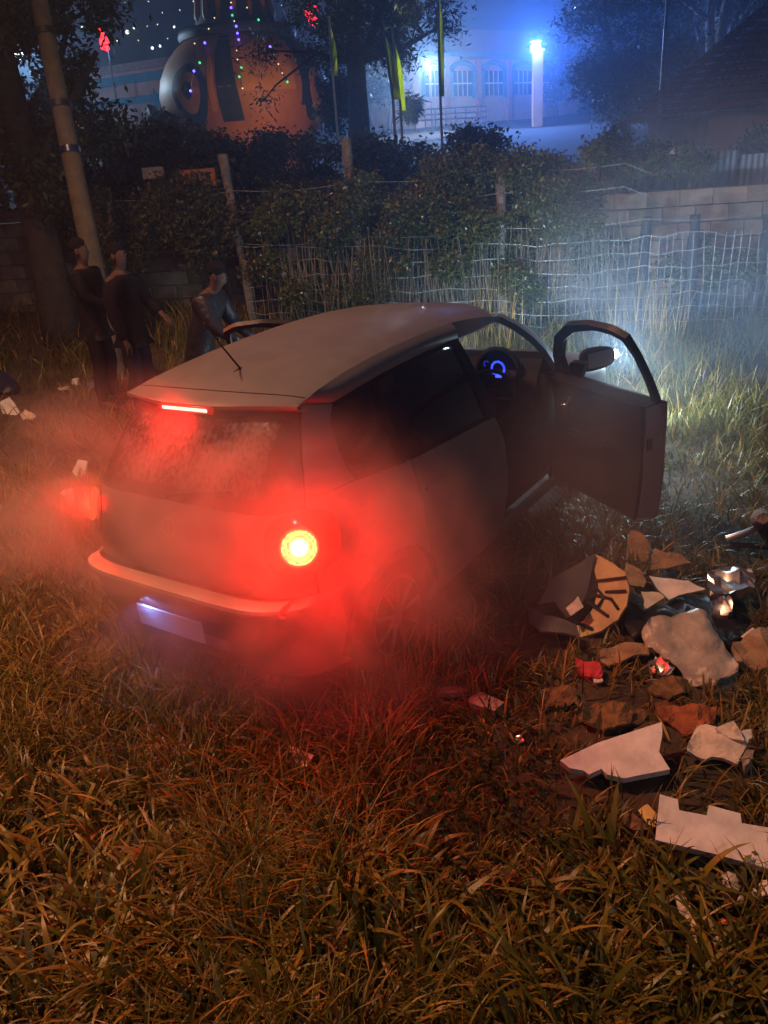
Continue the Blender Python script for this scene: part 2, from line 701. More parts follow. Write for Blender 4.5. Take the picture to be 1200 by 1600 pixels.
# thin frame strips: bottom, top, divider, B-pillar
sur_frames.append(side_patch(ORear, [(.57, 1.032), (1.0, .990), (1.80, .948)], [(.60, 1.056), (1.0, 1.012), (1.80, .97)], [(.57, 1.032), (.60, 1.056)], [(1.80, .948), (1.80, .97)], 24, 3))
sur_frames.append(side_patch(ORear, [(.66, 1.335), (.85, 1.355), (1.1, 1.368), (1.5, 1.374), (1.80, 1.368)], [(.655, 1.354), (.85, 1.374), (1.1, 1.388), (1.5, 1.394), (1.80, 1.387)], [(.66, 1.335), (.655, 1.354)], [(1.80, 1.368), (1.80, 1.387)], 24, 3))
sur_frames.append(side_patch(ORear, [(.86, .998), (.925, .992)], [(.955, 1.37), (1.0, 1.375)], [(.86, .998), (.955, 1.37)], [(.925, .992), (1.0, 1.375)], 3, 10))
sur_frames.append(side_patch(ORear, [(1.725, .948), (1.845, .948)], [(1.735, 1.387), (1.80, 1.387)], [(1.725, .948), (1.735, 1.387)], [(1.845, .948), (1.80, 1.387)], 4, 10))
sur = shell(sur_frames, .02, off=.001)
qg = shell(side_patch(ORear, [(.58, 1.05), (.87, 1.01)], [(.67, 1.34), (.95, 1.365)], win_rear, [(.87, 1.01), (.95, 1.365)], 8, 10), .004, off=-.006)
dg = shell(side_patch(ORear, [(.91, 1.005), (1.0, 1.0), (1.74, .965)], [(.985, 1.368), (1.1, 1.374), (1.5, 1.38), (1.74, 1.375)], [(.91, 1.005), (.985, 1.368)], [(1.74, .965), (1.74, 1.375)], 16, 10), .004, off=-.009)
# --- rear doors
rd_l = [(1.065, .275), (1.0, .45), (.962, .55), (.962, .72), (.952, .85), (.962, .99)]
rd_r = [(1.842, .265), (1.856, .6), (1.842, .80), (1.805, .946)]
rdp = side_patch(ORear, [(1.065, .275), (1.842, .265)], [(.962, .988), (1.0, .985), (1.4, .966), (1.805, .946)], rd_l, rd_r, 30, 18)
rdoor = shell(rdp, .014)
hand = [(.95 + .15, .84), (.95 + .15, .80)]


def door_handle_VF(y0, z0):
    V = []
    g = np.zeros((5, 12, 3))
    for i, u in enumerate(np.linspace(0, 1, 12)):
        y = y0 - .085 + .17 * u
        for j, v in enumerate(np.linspace(0, 1, 5)):
            h = .016 * math.sin(math.pi * min(max(u, .02), .98)) ** .4
            z = z0 + .006 * (u - .5) - h + 2 * h * v
            x = float(ORear.P(ORear.s_of_y(y, z), z)[0]) + .012 + .014 * math.sin(math.pi * u) ** .5 * math.sin(math.pi * v) ** .5
            g[j, i] = (x, y, z)
    return shell(g, .012)


hvf = door_handle_VF(1.075, .835)
for mir in (0, 1):
    fx = mirror if mir else (lambda t: t)
    dd = panel('rear_door', fx(rdoor), MT['paint'])
    panel('window_surround', fx(sur), MT['black'], dd)
    panel('door_window', fx(dg), MT['glass'], dd)
    panel('door_handle', fx(hvf), MT['paint'], dd)
    panel('quarter_window', fx(qg), MT['glass'])

# --- sills, wings, pillars
sill = shell(side_patch(ORear, [(1.02, .17), (2.80, .17)], [(1.06, .262), (2.80, .245)], [(1.02, .17), (1.06, .262)], [(2.80, .17), (2.80, .245)], 30, 6), .03)
archf = arc(3.12, .30, RA, 178, 12)
wing = shell([side_patch(OFront, [(2.792, .30)] + archf + [(3.49, .36)], [(2.80, .962), (2.95, .952), (3.2, .928), (3.45, .885), (3.52, .865)], [(2.792, .30), (2.80, .6), (2.80, .962)], [(3.49, .36), (3.50, .6), (3.52, .865)], 40, 14)], .012)
ap_in = [('s', s_of_a(.86), .955), ('s', s_of_a(.86), 1.40)]
ap_out = [('s', s_of_a(.945), .955), ('s', s_of_a(.945), 1.2), ('s', s_of_a(.945), 1.395)]
apil = shell([side_patch(OUp, [('s', s_of_a(.86), .955), ('s', s_of_a(.945), .955)], [('s', s_of_a(.86), 1.40), ('s', s_of_a(.945), 1.395)], ap_in, ap_out, 6, 16)], .04)
# top rail above the front door opening
ap_top = OUp.P(s_of_a(.945), 1.395)
rb2 = np.concatenate([on(ORear, [(1.80, 1.385), (1.9, 1.388), (2.05, 1.385)]), [ap_top + np.array([.006, -.03, -.028]), ap_top + np.array([.008, .02, -.035])]])
rt2 = np.concatenate([edge_curve(1.82, 2.31), [ap_top + np.array([.006, .03, .0])]])
rail2 = shell(coons(rb2, rt2, [rb2[0], rt2[0]], [rb2[-1], rt2[-1]], 14, 5), .03)
bpil = shell(side_patch(ORear, [(1.85, .29), (1.905, .29)], [(1.78, .95), (1.845, .95)], [(1.85, .29), (1.78, .95)], [(1.905, .29), (1.845, .95)], 4, 12), .05, off=-.02)
for mir in (0, 1):
    fx = mirror if mir else (lambda t: t)
    panel('sill', fx(sill), MT['paint'])
    panel('front_wing', fx(wing), MT['paint'])
    panel('windscreen_pillar', fx(apil), MT['paint'])
    panel('roof_rail', fx(rail2), MT['paint'])
    panel('door_pillar', fx(bpil), MT['trim'])

# --- windscreen, bonnet, front bumper
ws_s = s_of_a(.86)
S, Z = np.meshgrid(np.linspace(-ws_s, ws_s, 21), np.linspace(.955, 1.405, 10))
panel('windscreen', shell(OUp.P(S, Z), .005), MT['clear'])
yb = np.linspace(0, 1, 14)[:, None]
xb = np.linspace(-1, 1, 21)[None, :]
y_cowl = 3.08 - .22 * np.abs(xb) ** 3
y_nose = 3.93 - .24 * np.abs(xb) ** 2.6
Y = y_cowl + (y_nose - y_cowl) * yb
xh = np.interp(Y, [2.8, 3.2, 3.6, 3.8, 3.93], [.745, .74, .71, .68, .62])
Zb = np.interp(Y, [2.8, 3.0, 3.2, 3.45, 3.6, 3.75, 3.85, 3.93], [.985, .978, .96, .92, .885, .845, .81, .77]) - .035 * np.abs(xb) ** 3
panel('bonnet', shell(np.stack([xb * xh, Y, Zb], -1), .012), MT['paint'])
s_b = OFront.s_of_y(3.495, .45)
S, Z = np.meshgrid(np.linspace(-s_b, s_b, 61), np.linspace(.18, .55, 10))
fb = panel('front_bumper', shell(OFront.P(S, Z), .02), MT['paint'])
S, Z = np.meshgrid(np.linspace(-.42, .42, 15), np.linspace(.56, .70, 5))
panel('grille', shell(OFront.P(S, Z), .02, off=-.015), MT['black'])
# --- tailgate, rear window, bumper
S, Z = np.meshgrid(np.linspace(-S_H + GAP, S_H - GAP, 61), np.linspace(.648, 1.005, 14))
tgrid = ORear.P(S, Z)
# pressed handle recess and a soft crease above it
tgrid[..., 1] += .010 * np.exp(-((Z - .80) / .03) ** 2) * np.exp(-(tgrid[..., 0] / .2) ** 2)
tgrid[..., 1] += .006 * np.exp(-((Z - .70) / .02) ** 2)
tg = panel('tailgate', shell(tgrid, .014), MT['paint'])
S, Z = np.meshgrid(np.linspace(-S_H + GAP, S_H - GAP, 61), np.linspace(1.008, 1.388, 16))
MT['rear_glass'], _nt, _pb = nodes_of('wet_rear_window')
_tc = _nt.nodes.new('ShaderNodeTexCoord')
_mp = _nt.nodes.new('ShaderNodeMapping')
_mp.inputs['Scale'].default_value = (1, 1, .16)
_nt.links.new(_tc.outputs['Object'], _mp.inputs['Vector'])
_n1 = _nt.nodes.new('ShaderNodeTexNoise')
_n1.inputs['Scale'].default_value = 60
_n1.inputs['Detail'].default_value = 3
_nt.links.new(_mp.outputs[0], _n1.inputs['Vector'])
_r1 = _nt.nodes.new('ShaderNodeValToRGB')
_r1.color_ramp.elements[0].position = .42
_r1.color_ramp.elements[1].position = .60
_r1.color_ramp.elements[0].color = (.012, .012, .013, 1)
_r1.color_ramp.elements[1].color = (.085, .085, .08, 1)
_nt.links.new(_n1.outputs['Fac'], _r1.inputs['Fac'])
# dewy field with a reflection painted in, inside the black printed border
_sx = _nt.nodes.new('ShaderNodeSeparateXYZ')
_nt.links.new(_tc.outputs['Object'], _sx.inputs[0])


def _band(sock, lo, hi, soft):
    a_ = _nt.nodes.new('ShaderNodeMapRange')
    a_.inputs[1].default_value = lo
    a_.inputs[2].default_value = lo + soft
    _nt.links.new(sock, a_.inputs[0])
    b_ = _nt.nodes.new('ShaderNodeMapRange')
    b_.inputs[1].default_value = hi
    b_.inputs[2].default_value = hi - soft
    _nt.links.new(sock, b_.inputs[0])
    m_ = _nt.nodes.new('ShaderNodeMath')
    m_.operation = 'MULTIPLY'
    _nt.links.new(a_.outputs[0], m_.inputs[0])
    _nt.links.new(b_.outputs[0], m_.inputs[1])
    return m_.outputs[0]


_bx = _band(_sx.outputs[0], -.50, .50, .01)
_bz = _band(_sx.outputs[2], 1.06, 1.345, .01)
_mm = _nt.nodes.new('ShaderNodeMath')
_mm.operation = 'MULTIPLY'
_nt.links.new(_bx, _mm.inputs[0])
_nt.links.new(_bz, _mm.inputs[1])
_mx = _nt.nodes.new('ShaderNodeMix')
_mx.data_type = 'RGBA'
_mx.inputs[6].default_value = (.008, .008, .009, 1)
_nt.links.new(_mm.outputs[0], _mx.inputs['Factor'])
_nt.links.new(_r1.outputs['Color'], _mx.inputs[7])
_nt.links.new(_mx.outputs[2], _pb.inputs['Base Color'])
_pb.inputs['Roughness'].default_value = .22
_vo = _nt.nodes.new('ShaderNodeTexVoronoi')
_vo.inputs['Scale'].default_value = 120
_nt.links.new(_tc.outputs['Object'], _vo.inputs['Vector'])
_bp = _nt.nodes.new('ShaderNodeBump')
_bp.inputs['Strength'].default_value = .35
_bp.inputs['Distance'].default_value = .004
_ad = _nt.nodes.new('ShaderNodeMath')
_ad.operation = 'ADD'
_nt.links.new(_vo.outputs['Distance'], _ad.inputs[0])
_nt.links.new(_n1.outputs['Fac'], _ad.inputs[1])
_nt.links.new(_ad.outputs[0], _bp.inputs['Height'])
_nt.links.new(_bp.outputs[0], _pb.inputs['Normal'])
panel('rear_window', shell(ORear.P(S, Z), .006), MT['rear_glass'], tg)
tube_obj('rear_wiper', [(.02, .10, 1.045), (.015, .09, 1.06), (.16, .125, 1.075), (.36, .15, 1.09)], [.016, .010, .007, .006], MT['black'], tg, 6)
# round emblem with its V over W
bm = bmesh.new()
bmesh.ops.create_circle(bm, cap_ends=True, radius=.048, segments=28)
r_ = bmesh.ops.extrude_face_region(bm, geom=bm.faces[:])
bmesh.ops.translate(bm, vec=(0, 0, .006), verts=[v for v in r_['geom'] if isinstance(v, bmesh.types.BMVert)])
em = link('emblem', bm_mesh('emblem', bm), MT['black'], tg)
bm = bmesh.new()
bm_lathe(bm, [(.040, .006), (.040, .010), (.048, .010), (.048, .006)], 28)
for a_, b_ in (((-.018, .036), (0, .004)), ((0, .004), (.018, .036)), ((-.034, .020), (-.018, -.034)), ((-.018, -.034), (0, -.002)), ((0, -.002), (.018, -.034)), ((.018, -.034), (.034, .020))):
    bm_tube(bm, [(*a_, .008), (*b_, .008)], .0042, 6)
eo = link('emblem_mark', bm_mesh('emblem_mark', bm), MT['chrome'], tg)
for o_ in (em, eo):
    o_.rotation_euler = (rad(82), 0, 0)
    o_.location = (0, .0835, .90)

# third brake light in the spoiler lip
bm = bmesh.new()
bm_box(bm, (0, .326, 1.392), (.36, .026, .040))
bmesh.ops.bevel(bm, geom=bm.edges[:], offset=.012, segments=3, affect='EDGES')
bl = link('high_brake_light', bm_mesh('high_brake_light', bm, smooth_=True, sharp=40), emit('brake_light_housing', (1, .02, .015), .30, (.25, .01, .01)), spoiler)
bm = bmesh.new()
bm_box(bm, (0, .3115, 1.393), (.30, .006, .016))
bmesh.ops.bevel(bm, geom=bm.edges[:], offset=.0025, segments=2, affect='EDGES')
link('brake_light_strip', bm_mesh('brake_light_strip', bm), emit('brake_light_strip', (1, .30, .22), 5.0), spoiler)
add_light('brake_light_glow', 'AREA', (0, .29, 1.385), 7.0, (1, .008, .006), (0, -1, 1.2), .10, parent=car)

# bumper with its ledge
s_e = OBump.s_of_y(.305, .5)
S, Z = np.meshgrid(np.linspace(-s_e, s_e, 71), np.linspace(.19, .585, 12))
bg = OBump.P(S, Z)
# recess for the number plate
xx = bg[..., 0]
rec = smooth((.33 - np.abs(xx)) / .05) * smooth((Z - .33) / .03) * smooth((.53 - Z) / .03)
bg[..., 1] += .035 * rec
bumper = panel('rear_bumper', shell(bg, .02), MT['paint'])
s_l = s_of_a(.80)
Sl = np.linspace(-s_l, s_l, 41)
prof = [(.583, .012), (.592, -.012), (.607, -.026), (.624, -.030), (.638, -.022), (.646, .0), (.648, .05)]
lg = np.zeros((len(prof), 41, 3))
for j, (z, o_) in enumerate(prof):
    P_ = OBump.P(Sl, np.full(41, .60))
    lg[j] = P_
    lg[j, :, 2] = z
    lg[j, :, 1] = P_[:, 1] + o_ + .004
lg[..., 0] *= 1.0
panel('bumper_ledge', shell(lg, .01), MT['paint_lip'], bumper)
# bumper shoulders beside the ledge
for sgn in (1, -1):
    Ss = np.linspace(s_l + .004, s_e, 24) * sgn
    lo, hi = OBump.P(Ss, np.full(24, .585)), ORear.P(Ss, np.full(24, .643))
    md = OBump.P(Ss, np.full(24, .618))
    panel('bumper_shoulder', shell(np.stack([lo, md, hi], 0), .012), MT['paint'], bumper)
box_obj('number_plate', (-.05, -.013, .425), (.46, .010, .115), mat('number_plate_white', (.66, .70, .80), rough=.4, var=.05), bumper, bev=.004)
plm = emit('plate_light', (.35, .5, 1.0), 6.0)
box_obj('plate_light', (-.19, -.005, .545), (.07, .014, .012), plm, bumper, bev=.003)
add_light('plate_light_glow', 'AREA', (-.19, -.02, .535), 1.8, (.22, .34, 1.0), (-.06, -.06, .30), .03, parent=car)

# --- tail lights: round lens in a red cluster wrapped round the corner
TLZ, TL_S = .872, s_of_a(.845)


def cluster(s0, s1, z0, z1, n=2.6):
    S, T = [], []
    g = np.zeros((13, 25, 2))
    for i, t in enumerate(np.linspace(-1, 1, 25)):
        h = (1 - abs(t) ** n) ** (1 / n) if abs(t) < 1 else 0
        for j, v in enumerate(np.linspace(-1, 1, 13)):
            g[j, i] = ((s0 + s1) / 2 + (s1 - s0) / 2 * t, (z0 + z1) / 2 + (z1 - z0) / 2 * max(h, .05) * v)
    return ORear.P(g[..., 0], g[..., 1])


MT['red_lens'] = mat('red_lens', (.30, .008, .006), rough=.12, var=.1, coat=.6)
lens_hot = emit('lit_lens_core', (1.0, .85, .45), 9.0)
lens_mid = emit('lit_lens', (1.0, .58, .14), 4.5, cells=95)
lens_rim = emit('lit_lens_rim', (1.0, .08, .02), 1.6)
cl = shell(cluster(TL_S - .15, TL_S + .20, TLZ - .13, TLZ + .13), .02, off=.006)
for sgn in (1, -1):
    t_ = panel('tail_light', cl if sgn > 0 else mirror(cl), MT['red_lens'])
    p0 = ORear.P(TL_S * 1.0, TLZ)
    e1 = ORear.P(TL_S + .01, TLZ) - ORear.P(TL_S - .01, TLZ)
    e2 = ORear.P(TL_S, TLZ + .05) - ORear.P(TL_S, TLZ - .05)
    nrm = np.cross(e1, e2)
    nrm *= np.sign(nrm[0])
    nrm /= np.linalg.norm(nrm)
    c0 = Vector(p0 + nrm * .010)
    nv = Vector(nrm)
    if sgn < 0:
        c0.x, nv.x = -c0.x, -nv.x
    q = nv.to_track_quat('Z', 'Y')
    for nm, prof_, m_ in (('lens_rim', [(.086, 0), (.086, .010), (.077, .015), (.077, .006)], lens_rim),
                          ('lens', [(.077, .010), (.072, .0135), (.066, .009), (.060, .015), (.052, .010), (.044, .016), (.036, .012)], lens_mid),
                          ('lens_core', [(.0355, .012), (.030, .018), (.02, .021), (.0001, .023)], lens_hot)):
        o_ = lathe_obj(nm, prof_, m_, t_, 40)
        o_.location = c0 + nv * .010
        o_.rotation_euler = q.to_euler()
    add_light('tail_light_glow', 'POINT', c0 + nv * .075, 52.0 if sgn > 0 else 15.0, (1.0, .002, .0015), None, .05, parent=car)

# --- wheels
def wheel(xc, yc, side):
    w_ = lathe_obj('wheel', [(.20, -.075), (.205, -.08), (.205, .07), (.20, .075)], MT['black'], car, 40, 'X')
    w_.location = (xc, yc, .295)
    s_ = side
    lathe_obj('tyre', [(.205, -.085 * s_), (.25, -.096 * s_), (.285, -.090 * s_), (.298, -.06 * s_), (.300, 0), (.298, .06 * s_), (.285, .090 * s_), (.25, .096 * s_), (.205, .085 * s_)], MT['tyre'], w_, 48, 'X')
    bm = bmesh.new()
    bm_lathe(bm, [(.204, .04 * s_), (.204, .088 * s_), (.190, .090 * s_), (.186, .06 * s_)], 40, 'X')
    for k in range(9):
        a = 2 * math.pi * k / 9
        d = Vector((0, math.cos(a), math.sin(a)))
        bm_tube(bm, [Vector((.078 * s_, 0, 0)) + d * .03, Vector((.086 * s_, 0, 0)) + d * .11, Vector((.080 * s_, 0, 0)) + d * .192], [.02, .013, .018], 6)
    bm_lathe(bm, [(.05, .05 * s_), (.05, .088 * s_), (.03, .098 * s_), (.0001, .10 * s_)], 20, 'X')
    link('rim', bm_mesh('rim', bm, smooth_=True, sharp=40), MT['alloy'], w_)


for yc in (.66, 3.12):
    for s_ in (1, -1):
        wheel(.715 * s_, yc, s_)
        # wheel-arch liner
        g = np.array([[(x_ * s_, yc + .36 * math.cos(a), .30 + .36 * math.sin(a)) for x_ in (.52, .66, .79)] for a in np.linspace(-.1, math.pi + .1, 18)])
        panel('arch_liner', shell(g, .006, centre=(.6 * s_, yc, .3)), MT['black'])

# --- floor, inner panels, seats, dash
bm = bmesh.new()
bm_box(bm, (0, 1.95, .26), (1.36, 2.2, .05))
bm_box(bm, (0, 2.0, .33), (.24, 1.7, .12))
bm_box(bm, (0, .85, .42), (1.18, .62, .05))
bm_box(bm, (0, 3.0, .62), (1.30, .06, .70))
bm_box(bm, (0, .45, .72), (1.1, .03, .55))
for s_ in (1, -1):
    bm_box(bm, (.685 * s_, 2.86, .60), (.03, .30, .70))
    bm_box(bm, (.70 * s_, 2.70, .62), (.05, .06, .66))
link('floor_pan', bm_mesh('floor_pan', bm), MT['trim'], car)


def seat(x, y, w):
    root = link('seat', None or (lambda b: (bm_box(b, (0, .0, .12), (w, .50, .16)), bmesh.ops.bevel(b, geom=b.edges[:], offset=.05, segments=3, affect='EDGES'), bm_mesh('seat_cushion', b, smooth_=True, sharp=60))[-1])(bmesh.new()), MT['cloth'], car)
    root.location = (x, y, .36)
    bm = bmesh.new()
    bm_box(bm, (0, 0, 0), (w * .96, .13, .58))
    bmesh.ops.bevel(bm, geom=bm.edges[:], offset=.05, segments=3, affect='EDGES')
    for v in bm.verts:
        v.co.y += .05 * math.cos(v.co.x / w * 5) * (v.co.y > 0) * -.6
    o_ = link('backrest', bm_mesh('backrest', bm, smooth_=True, sharp=60), MT['cloth'], root)
    o_.location = (0, -.27, .46)
    o_.rotation_euler = (rad(14), 0, 0)
    for hx in ([0] if w < .7 else [-.36, .36]):
        bm = bmesh.new()
        bm_box(bm, (0, 0, 0), (.25, .10, .17))
        bmesh.ops.bevel(bm, geom=bm.edges[:], offset=.04, segments=3, affect='EDGES')
        bm_tube(bm, [(-.05, 0, -.16), (-.05, 0, -.06)], .007, 6)
        bm_tube(bm, [(.05, 0, -.16), (.05, 0, -.06)], .007, 6)
        o_ = link('headrest', bm_mesh('headrest', bm, smooth_=True, sharp=60), MT['cloth'], root)
        o_.location = (hx, -.37, .83)
        o_.rotation_euler = (rad(12), 0, 0)


seat(.37, 2.02, .50)
seat(-.37, 2.02, .50)
seat(0, 1.18, 1.22)
bm = bmesh.new()
prof = [(2.72, .50), (2.62, .62), (2.60, .78), (2.66, .93), (2.76, 1.03), (2.90, 1.045), (3.06, 1.0), (3.06, .5)]
ra = [bm.verts.new((-.66, y, z)) for y, z in prof]
rb = [bm.verts.new((.66, y, z)) for y, z in prof]
for k in range(len(prof)):
    k2 = (k + 1) % len(prof)
    bm.faces.new((ra[k], ra[k2], rb[k2], rb[k]))
bm.faces.new(ra)
bm.faces.new(rb[::-1])
bmesh.ops.recalc_face_normals(bm, faces=bm.faces[:])
dash = link('dashboard', bm_mesh('dashboard', bm, smooth_=True, sharp=25), MT['trim'], car)
box_obj('centre_console', (0, 2.62, .66), (.24, .10, .34), MT['black'], dash, bev=.02)
# instrument hood with the blue dial
GX, GY, GZ = .385, 2.655, .985
bm = bmesh.new()
bm_lathe(bm, [(.15, 0), (.16, -.05), (.14, -.055), (.135, 0)], 28, 'Y', (GX, GY + .04, GZ - .01))
link('instrument_hood', bm_mesh('instrument_hood', bm, smooth_=True, sharp=40), MT['black'], dash)
bm = bmesh.new()
blue = emit('dial_blue', (.03, .06, 1.0), 3.2)
tick_n = 26
for k in range(tick_n):
    a = rad(-50 + 280 * k / (tick_n - 1))
    d = Vector((math.cos(a), 0, math.sin(a)))
    c = Vector((GX, GY - .002, GZ))
    bm_tube(bm, [c + d * .040, c + d * (.052 if k % 3 else .055)], .0028, 5)
bm_box(bm, (GX, GY - .002, GZ - .050), (.044, .004, .022))
link('speed_dial', bm_mesh('speed_dial', bm), blue, dash)
bm = bmesh.new()
c = Vector((GX - .085, GY - .002, GZ + .03))
for k in range(8):
    a = rad(40 + 200 * k / 7)
    d = Vector((math.cos(a), 0, math.sin(a)))
    bm_tube(bm, [c + d * .016, c + d * .021], .002, 5)
link('fuel_dial', bm_mesh('fuel_dial', bm), emit('dial_blue_dim', (.03, .06, 1.0), 1.4), dash)
bm = bmesh.new()
c = Vector((.37, 2.52, .815))
ax = Vector((0, -math.cos(rad(24)), math.sin(rad(24))))
e1 = Vector((1, 0, 0))
e2 = ax.cross(e1)
bm_tube(bm, [c + (e1 * math.cos(a) + e2 * math.sin(a)) * .185 for a in np.linspace(0, 2 * math.pi, 37)], .014, 8, False)
for a in (0, math.pi, 1.5 * math.pi):
    bm_tube(bm, [c - ax * .01, c + (e1 * math.cos(a) + e2 * math.sin(a)) * .183], [.022, .014], 6)
bm_tube(bm, [c + ax * .02, c - ax * .05], [.07, .07], 16)
bm_tube(bm, [c - ax * .05, c - ax * .22], [.035, .03], 8)
link('steering_wheel', bm_mesh('steering_wheel', bm, smooth_=True, sharp=50), MT['black'], car)
tube_obj('ignition_key', [(.50, 2.585, .80), (.50, 2.56, .80)], [.012, .012], MT['chrome'], dash, 8)

# --- headlights
for s_ in (1, -1):
    S, Z = np.meshgrid(np.linspace(.46, OFront.s_of_y(3.50, .66), 12) * s_, np.linspace(.565, .82, 6))
    h_ = panel('headlight', shell(OFront.P(S, Z), .01), MT['clear'])
    o_ = lathe_obj('headlight_bulb', [(.055, 0), (.07, .02), (.0001, .03)], emit('headlight_bulb', (.85, .93, 1.0), 40), h_, 20, 'Y', (.56 * s_, 3.86, .69))
    lathe_obj('side_lamp', [(.001, -.012), (.028, -.01), (.034, 0), (.022, .02), (.001, .026)], emit('side_lamp', (.75, .9, 1.0), 60), h_, 16, 'Y', (.755 * s_, 3.86, .80))
    p_ = carw((.58 * s_, 4.04, .68))
    add_light('headlight_beam', 'SPOT', p_, 520, (.50, .76, 1.0), carw((.75 * s_, 9.0, -.75)), .05, 100, .7)
    # side spill through the lens
    add_light('headlight_spill', 'POINT', carw((.80 * s_, 3.95, .80)), 110, (.60, .87, 1.0), None, .04)


# --- front doors, open 60 degrees about their hinges
def front_door(side):
    """built closed in the car frame, in a mesh shifted to the hinge, then swung"""
    HX, HY = .775, 2.795
    low = side_patch(ORear, [(1.850, .240), (2.78, .25)], [(1.815, .946), (2.3, .945), (2.785, .955)],
                     [(1.850, .240), (1.866, .6), (1.852, .80), (1.815, .946)], [(2.78, .25), (2.785, .6), (2.785, .955)], 26, 16)
    fy = lambda y: ORear.P(ORear.s_of_y(y, 1.0), 1.0)

    def up(y, z):
        return ORear.P(ORear.s_of_y(y, z), z) - np.array([.035 + .13 * max(0, z - .95), 0, 0])
    inner = [(1.86, .955), (1.83, 1.10), (1.815, 1.25), (1.83, 1.345), (1.90, 1.372), (2.04, 1.378), (2.26, 1.335), (2.46, 1.24), (2.60, 1.10), (2.645, .965)]
    outer = [(1.812, .955), (1.79, 1.10), (1.778, 1.25), (1.785, 1.372), (1.88, 1.412), (2.08, 1.415), (2.32, 1.375), (2.53, 1.27), (2.69, 1.11), (2.76, .958)]
    fr_i = np.array([up(*p) for p in inner])
    fr_o = np.array([up(*p) for p in outer])
    fr_i, fr_o = resample(fr_i, 40), resample(fr_o, 40)
    frame = np.stack([fr_i, fr_i * .5 + fr_o * .5 + np.array([.004, 0, 0]), fr_o], 0)
    tri = side_patch(ORear, [(2.56, .955), (2.72, .955)], [(2.44, 1.075), (2.60, 1.06)], [(2.56, .955), (2.44, 1.075)], [(2.72, .955), (2.60, 1.06)], 5, 5)

    def local(VF):
        V, F = VF
        V = V - np.array([HX, HY, 0])
        return mirror((V, F)) if side < 0 else (V, F)
    d_ = panel('front_door', local(shell(low, .016)), MT['paint'])
    panel('window_frame', local(shell([frame, tri], .035)), MT['black'], d_)
    # dark trim card on the inner face, with armrest pocket and pull handle
    ins = low.copy()
    ins[..., 0] -= .115
    mid = ins[:, 1:-1]
    panel('door_trim', local(shell(mid, .03)), MT['trim'], d_)
    # painted edges closing the door between skin and trim
    er = np.stack([low[:, 0], low[:, 0] + np.array([-.03, .006, 0]), low[:, 0] + np.array([-.065, .018, 0]), low[:, 0] + np.array([-.128, .022, 0])], 1)
    eb = np.stack([low[0], low[0] + np.array([-.065, 0, .004]), low[0] + np.array([-.128, 0, .01])], 0)
    ef = np.stack([low[:, -1], low[:, -1] + np.array([-.128, -.01, 0])], 1)
    et = np.stack([low[-1], low[-1] + np.array([-.06, 0, .012]), low[-1] + np.array([-.14, 0, .0])], 0)
    panel('door_edge', local(shell([er, eb, ef], .004, centre=(.72, 2.35, .6))), MT['paint'], d_)
    panel('window_ledge', local(shell(et, .01, centre=(.70, 2.35, .5))), MT['trim'], d_)
    sx = side
    bm = bmesh.new()
    bm_box(bm, ((.615 - HX) * sx, 2.30 - HY, .64), (.07, .42, .06))
    bmesh.ops.bevel(bm, geom=bm.edges[:], offset=.02, segments=2, affect='EDGES')
    link('armrest', bm_mesh('armrest', bm, smooth_=True, sharp=50), MT['black'], d_)
    tube_obj('pull_handle', [((.64 - HX) * sx, 2.45 - HY, .60), ((.59 - HX) * sx, 2.47 - HY, .66), ((.59 - HX) * sx, 2.49 - HY, .80), ((.64 - HX) * sx, 2.50 - HY, .86)], .014, MT['black'], d_, 8)
    tube_obj('door_release', [((.645 - HX) * sx, 2.54 - HY, .80), ((.62 - HX) * sx, 2.57 - HY, .80)], [.012, .008], MT['chrome'], d_, 8)
    box_obj('door_latch', ((.715 - HX) * sx, 1.862 - HY, .70), (.03, .008, .07), MT['black'], d_)
    g = np.zeros((5, 24, 3))
    # the pane, wound half way down at its front
    bot = resample(np.array([up(1.86, .955), up(2.2, .952), up(2.64, .957)]), 24)
    top = resample(np.array([up(1.85, 1.0), up(2.2, 1.0), up(2.58, .99)]), 24)
    for j, v in enumerate(np.linspace(0, 1, 5)):
        g[j] = bot * (1 - v) + top * v
    panel('door_window', local(shell(g, .004, off=-.02)), MT['clear'], d_)
    # mirror: housing, glass, foot
    bm = bmesh.new()
    bmesh.ops.create_uvsphere(bm, u_segments=20, v_segments=12, radius=1)
    for v in bm.verts:
        c_ = v.co
        k = (abs(c_.x) ** 3.2 + abs(c_.z) ** 3.2) ** (1 / 3.2) if (c_.x or c_.z) else 1
        r2 = math.hypot(c_.x, c_.z)
        if k > 1e-6:
            c_.x *= r2 / k
            c_.z *= r2 / k
        if c_.y < 0:
            c_.y *= .25
        v.co = Vector((c_.x * .125, c_.y * .085, c_.z * .074 * (1 - .12 * c_.x * sx)))
    mh = link('mirror', bm_mesh('mirror', bm, smooth_=True, sharp=60), MT['black'], d_)
    mh.location = ((.915 - HX) * sx, 2.60 - HY, 1.035)
    mh.rotation_euler = (0, 0, rad(-6 * sx))
    mg = box_obj('mirror_glass', ((.915 - HX) * sx, 2.574 - HY, 1.035), (.185, .004, .098), MT['chrome'], d_, bev=.0018)
    mg.rotation_euler = (0, 0, 0)
    tube_obj('mirror_foot', [((.76 - HX) * sx, 2.62 - HY, .985), ((.88 - HX) * sx, 2.62 - HY, 1.0)], [.035, .03], MT['black'], d_, 8)
    V, F = door_handle_VF(2.03, .815)
    panel('door_handle', local((V, F)), MT['paint'], d_)
    d_.location = (HX * sx, HY, 0)
    d_.rotation_euler = (0, 0, rad(57 * sx))
    return d_


front_door(1)
front_door(-1)

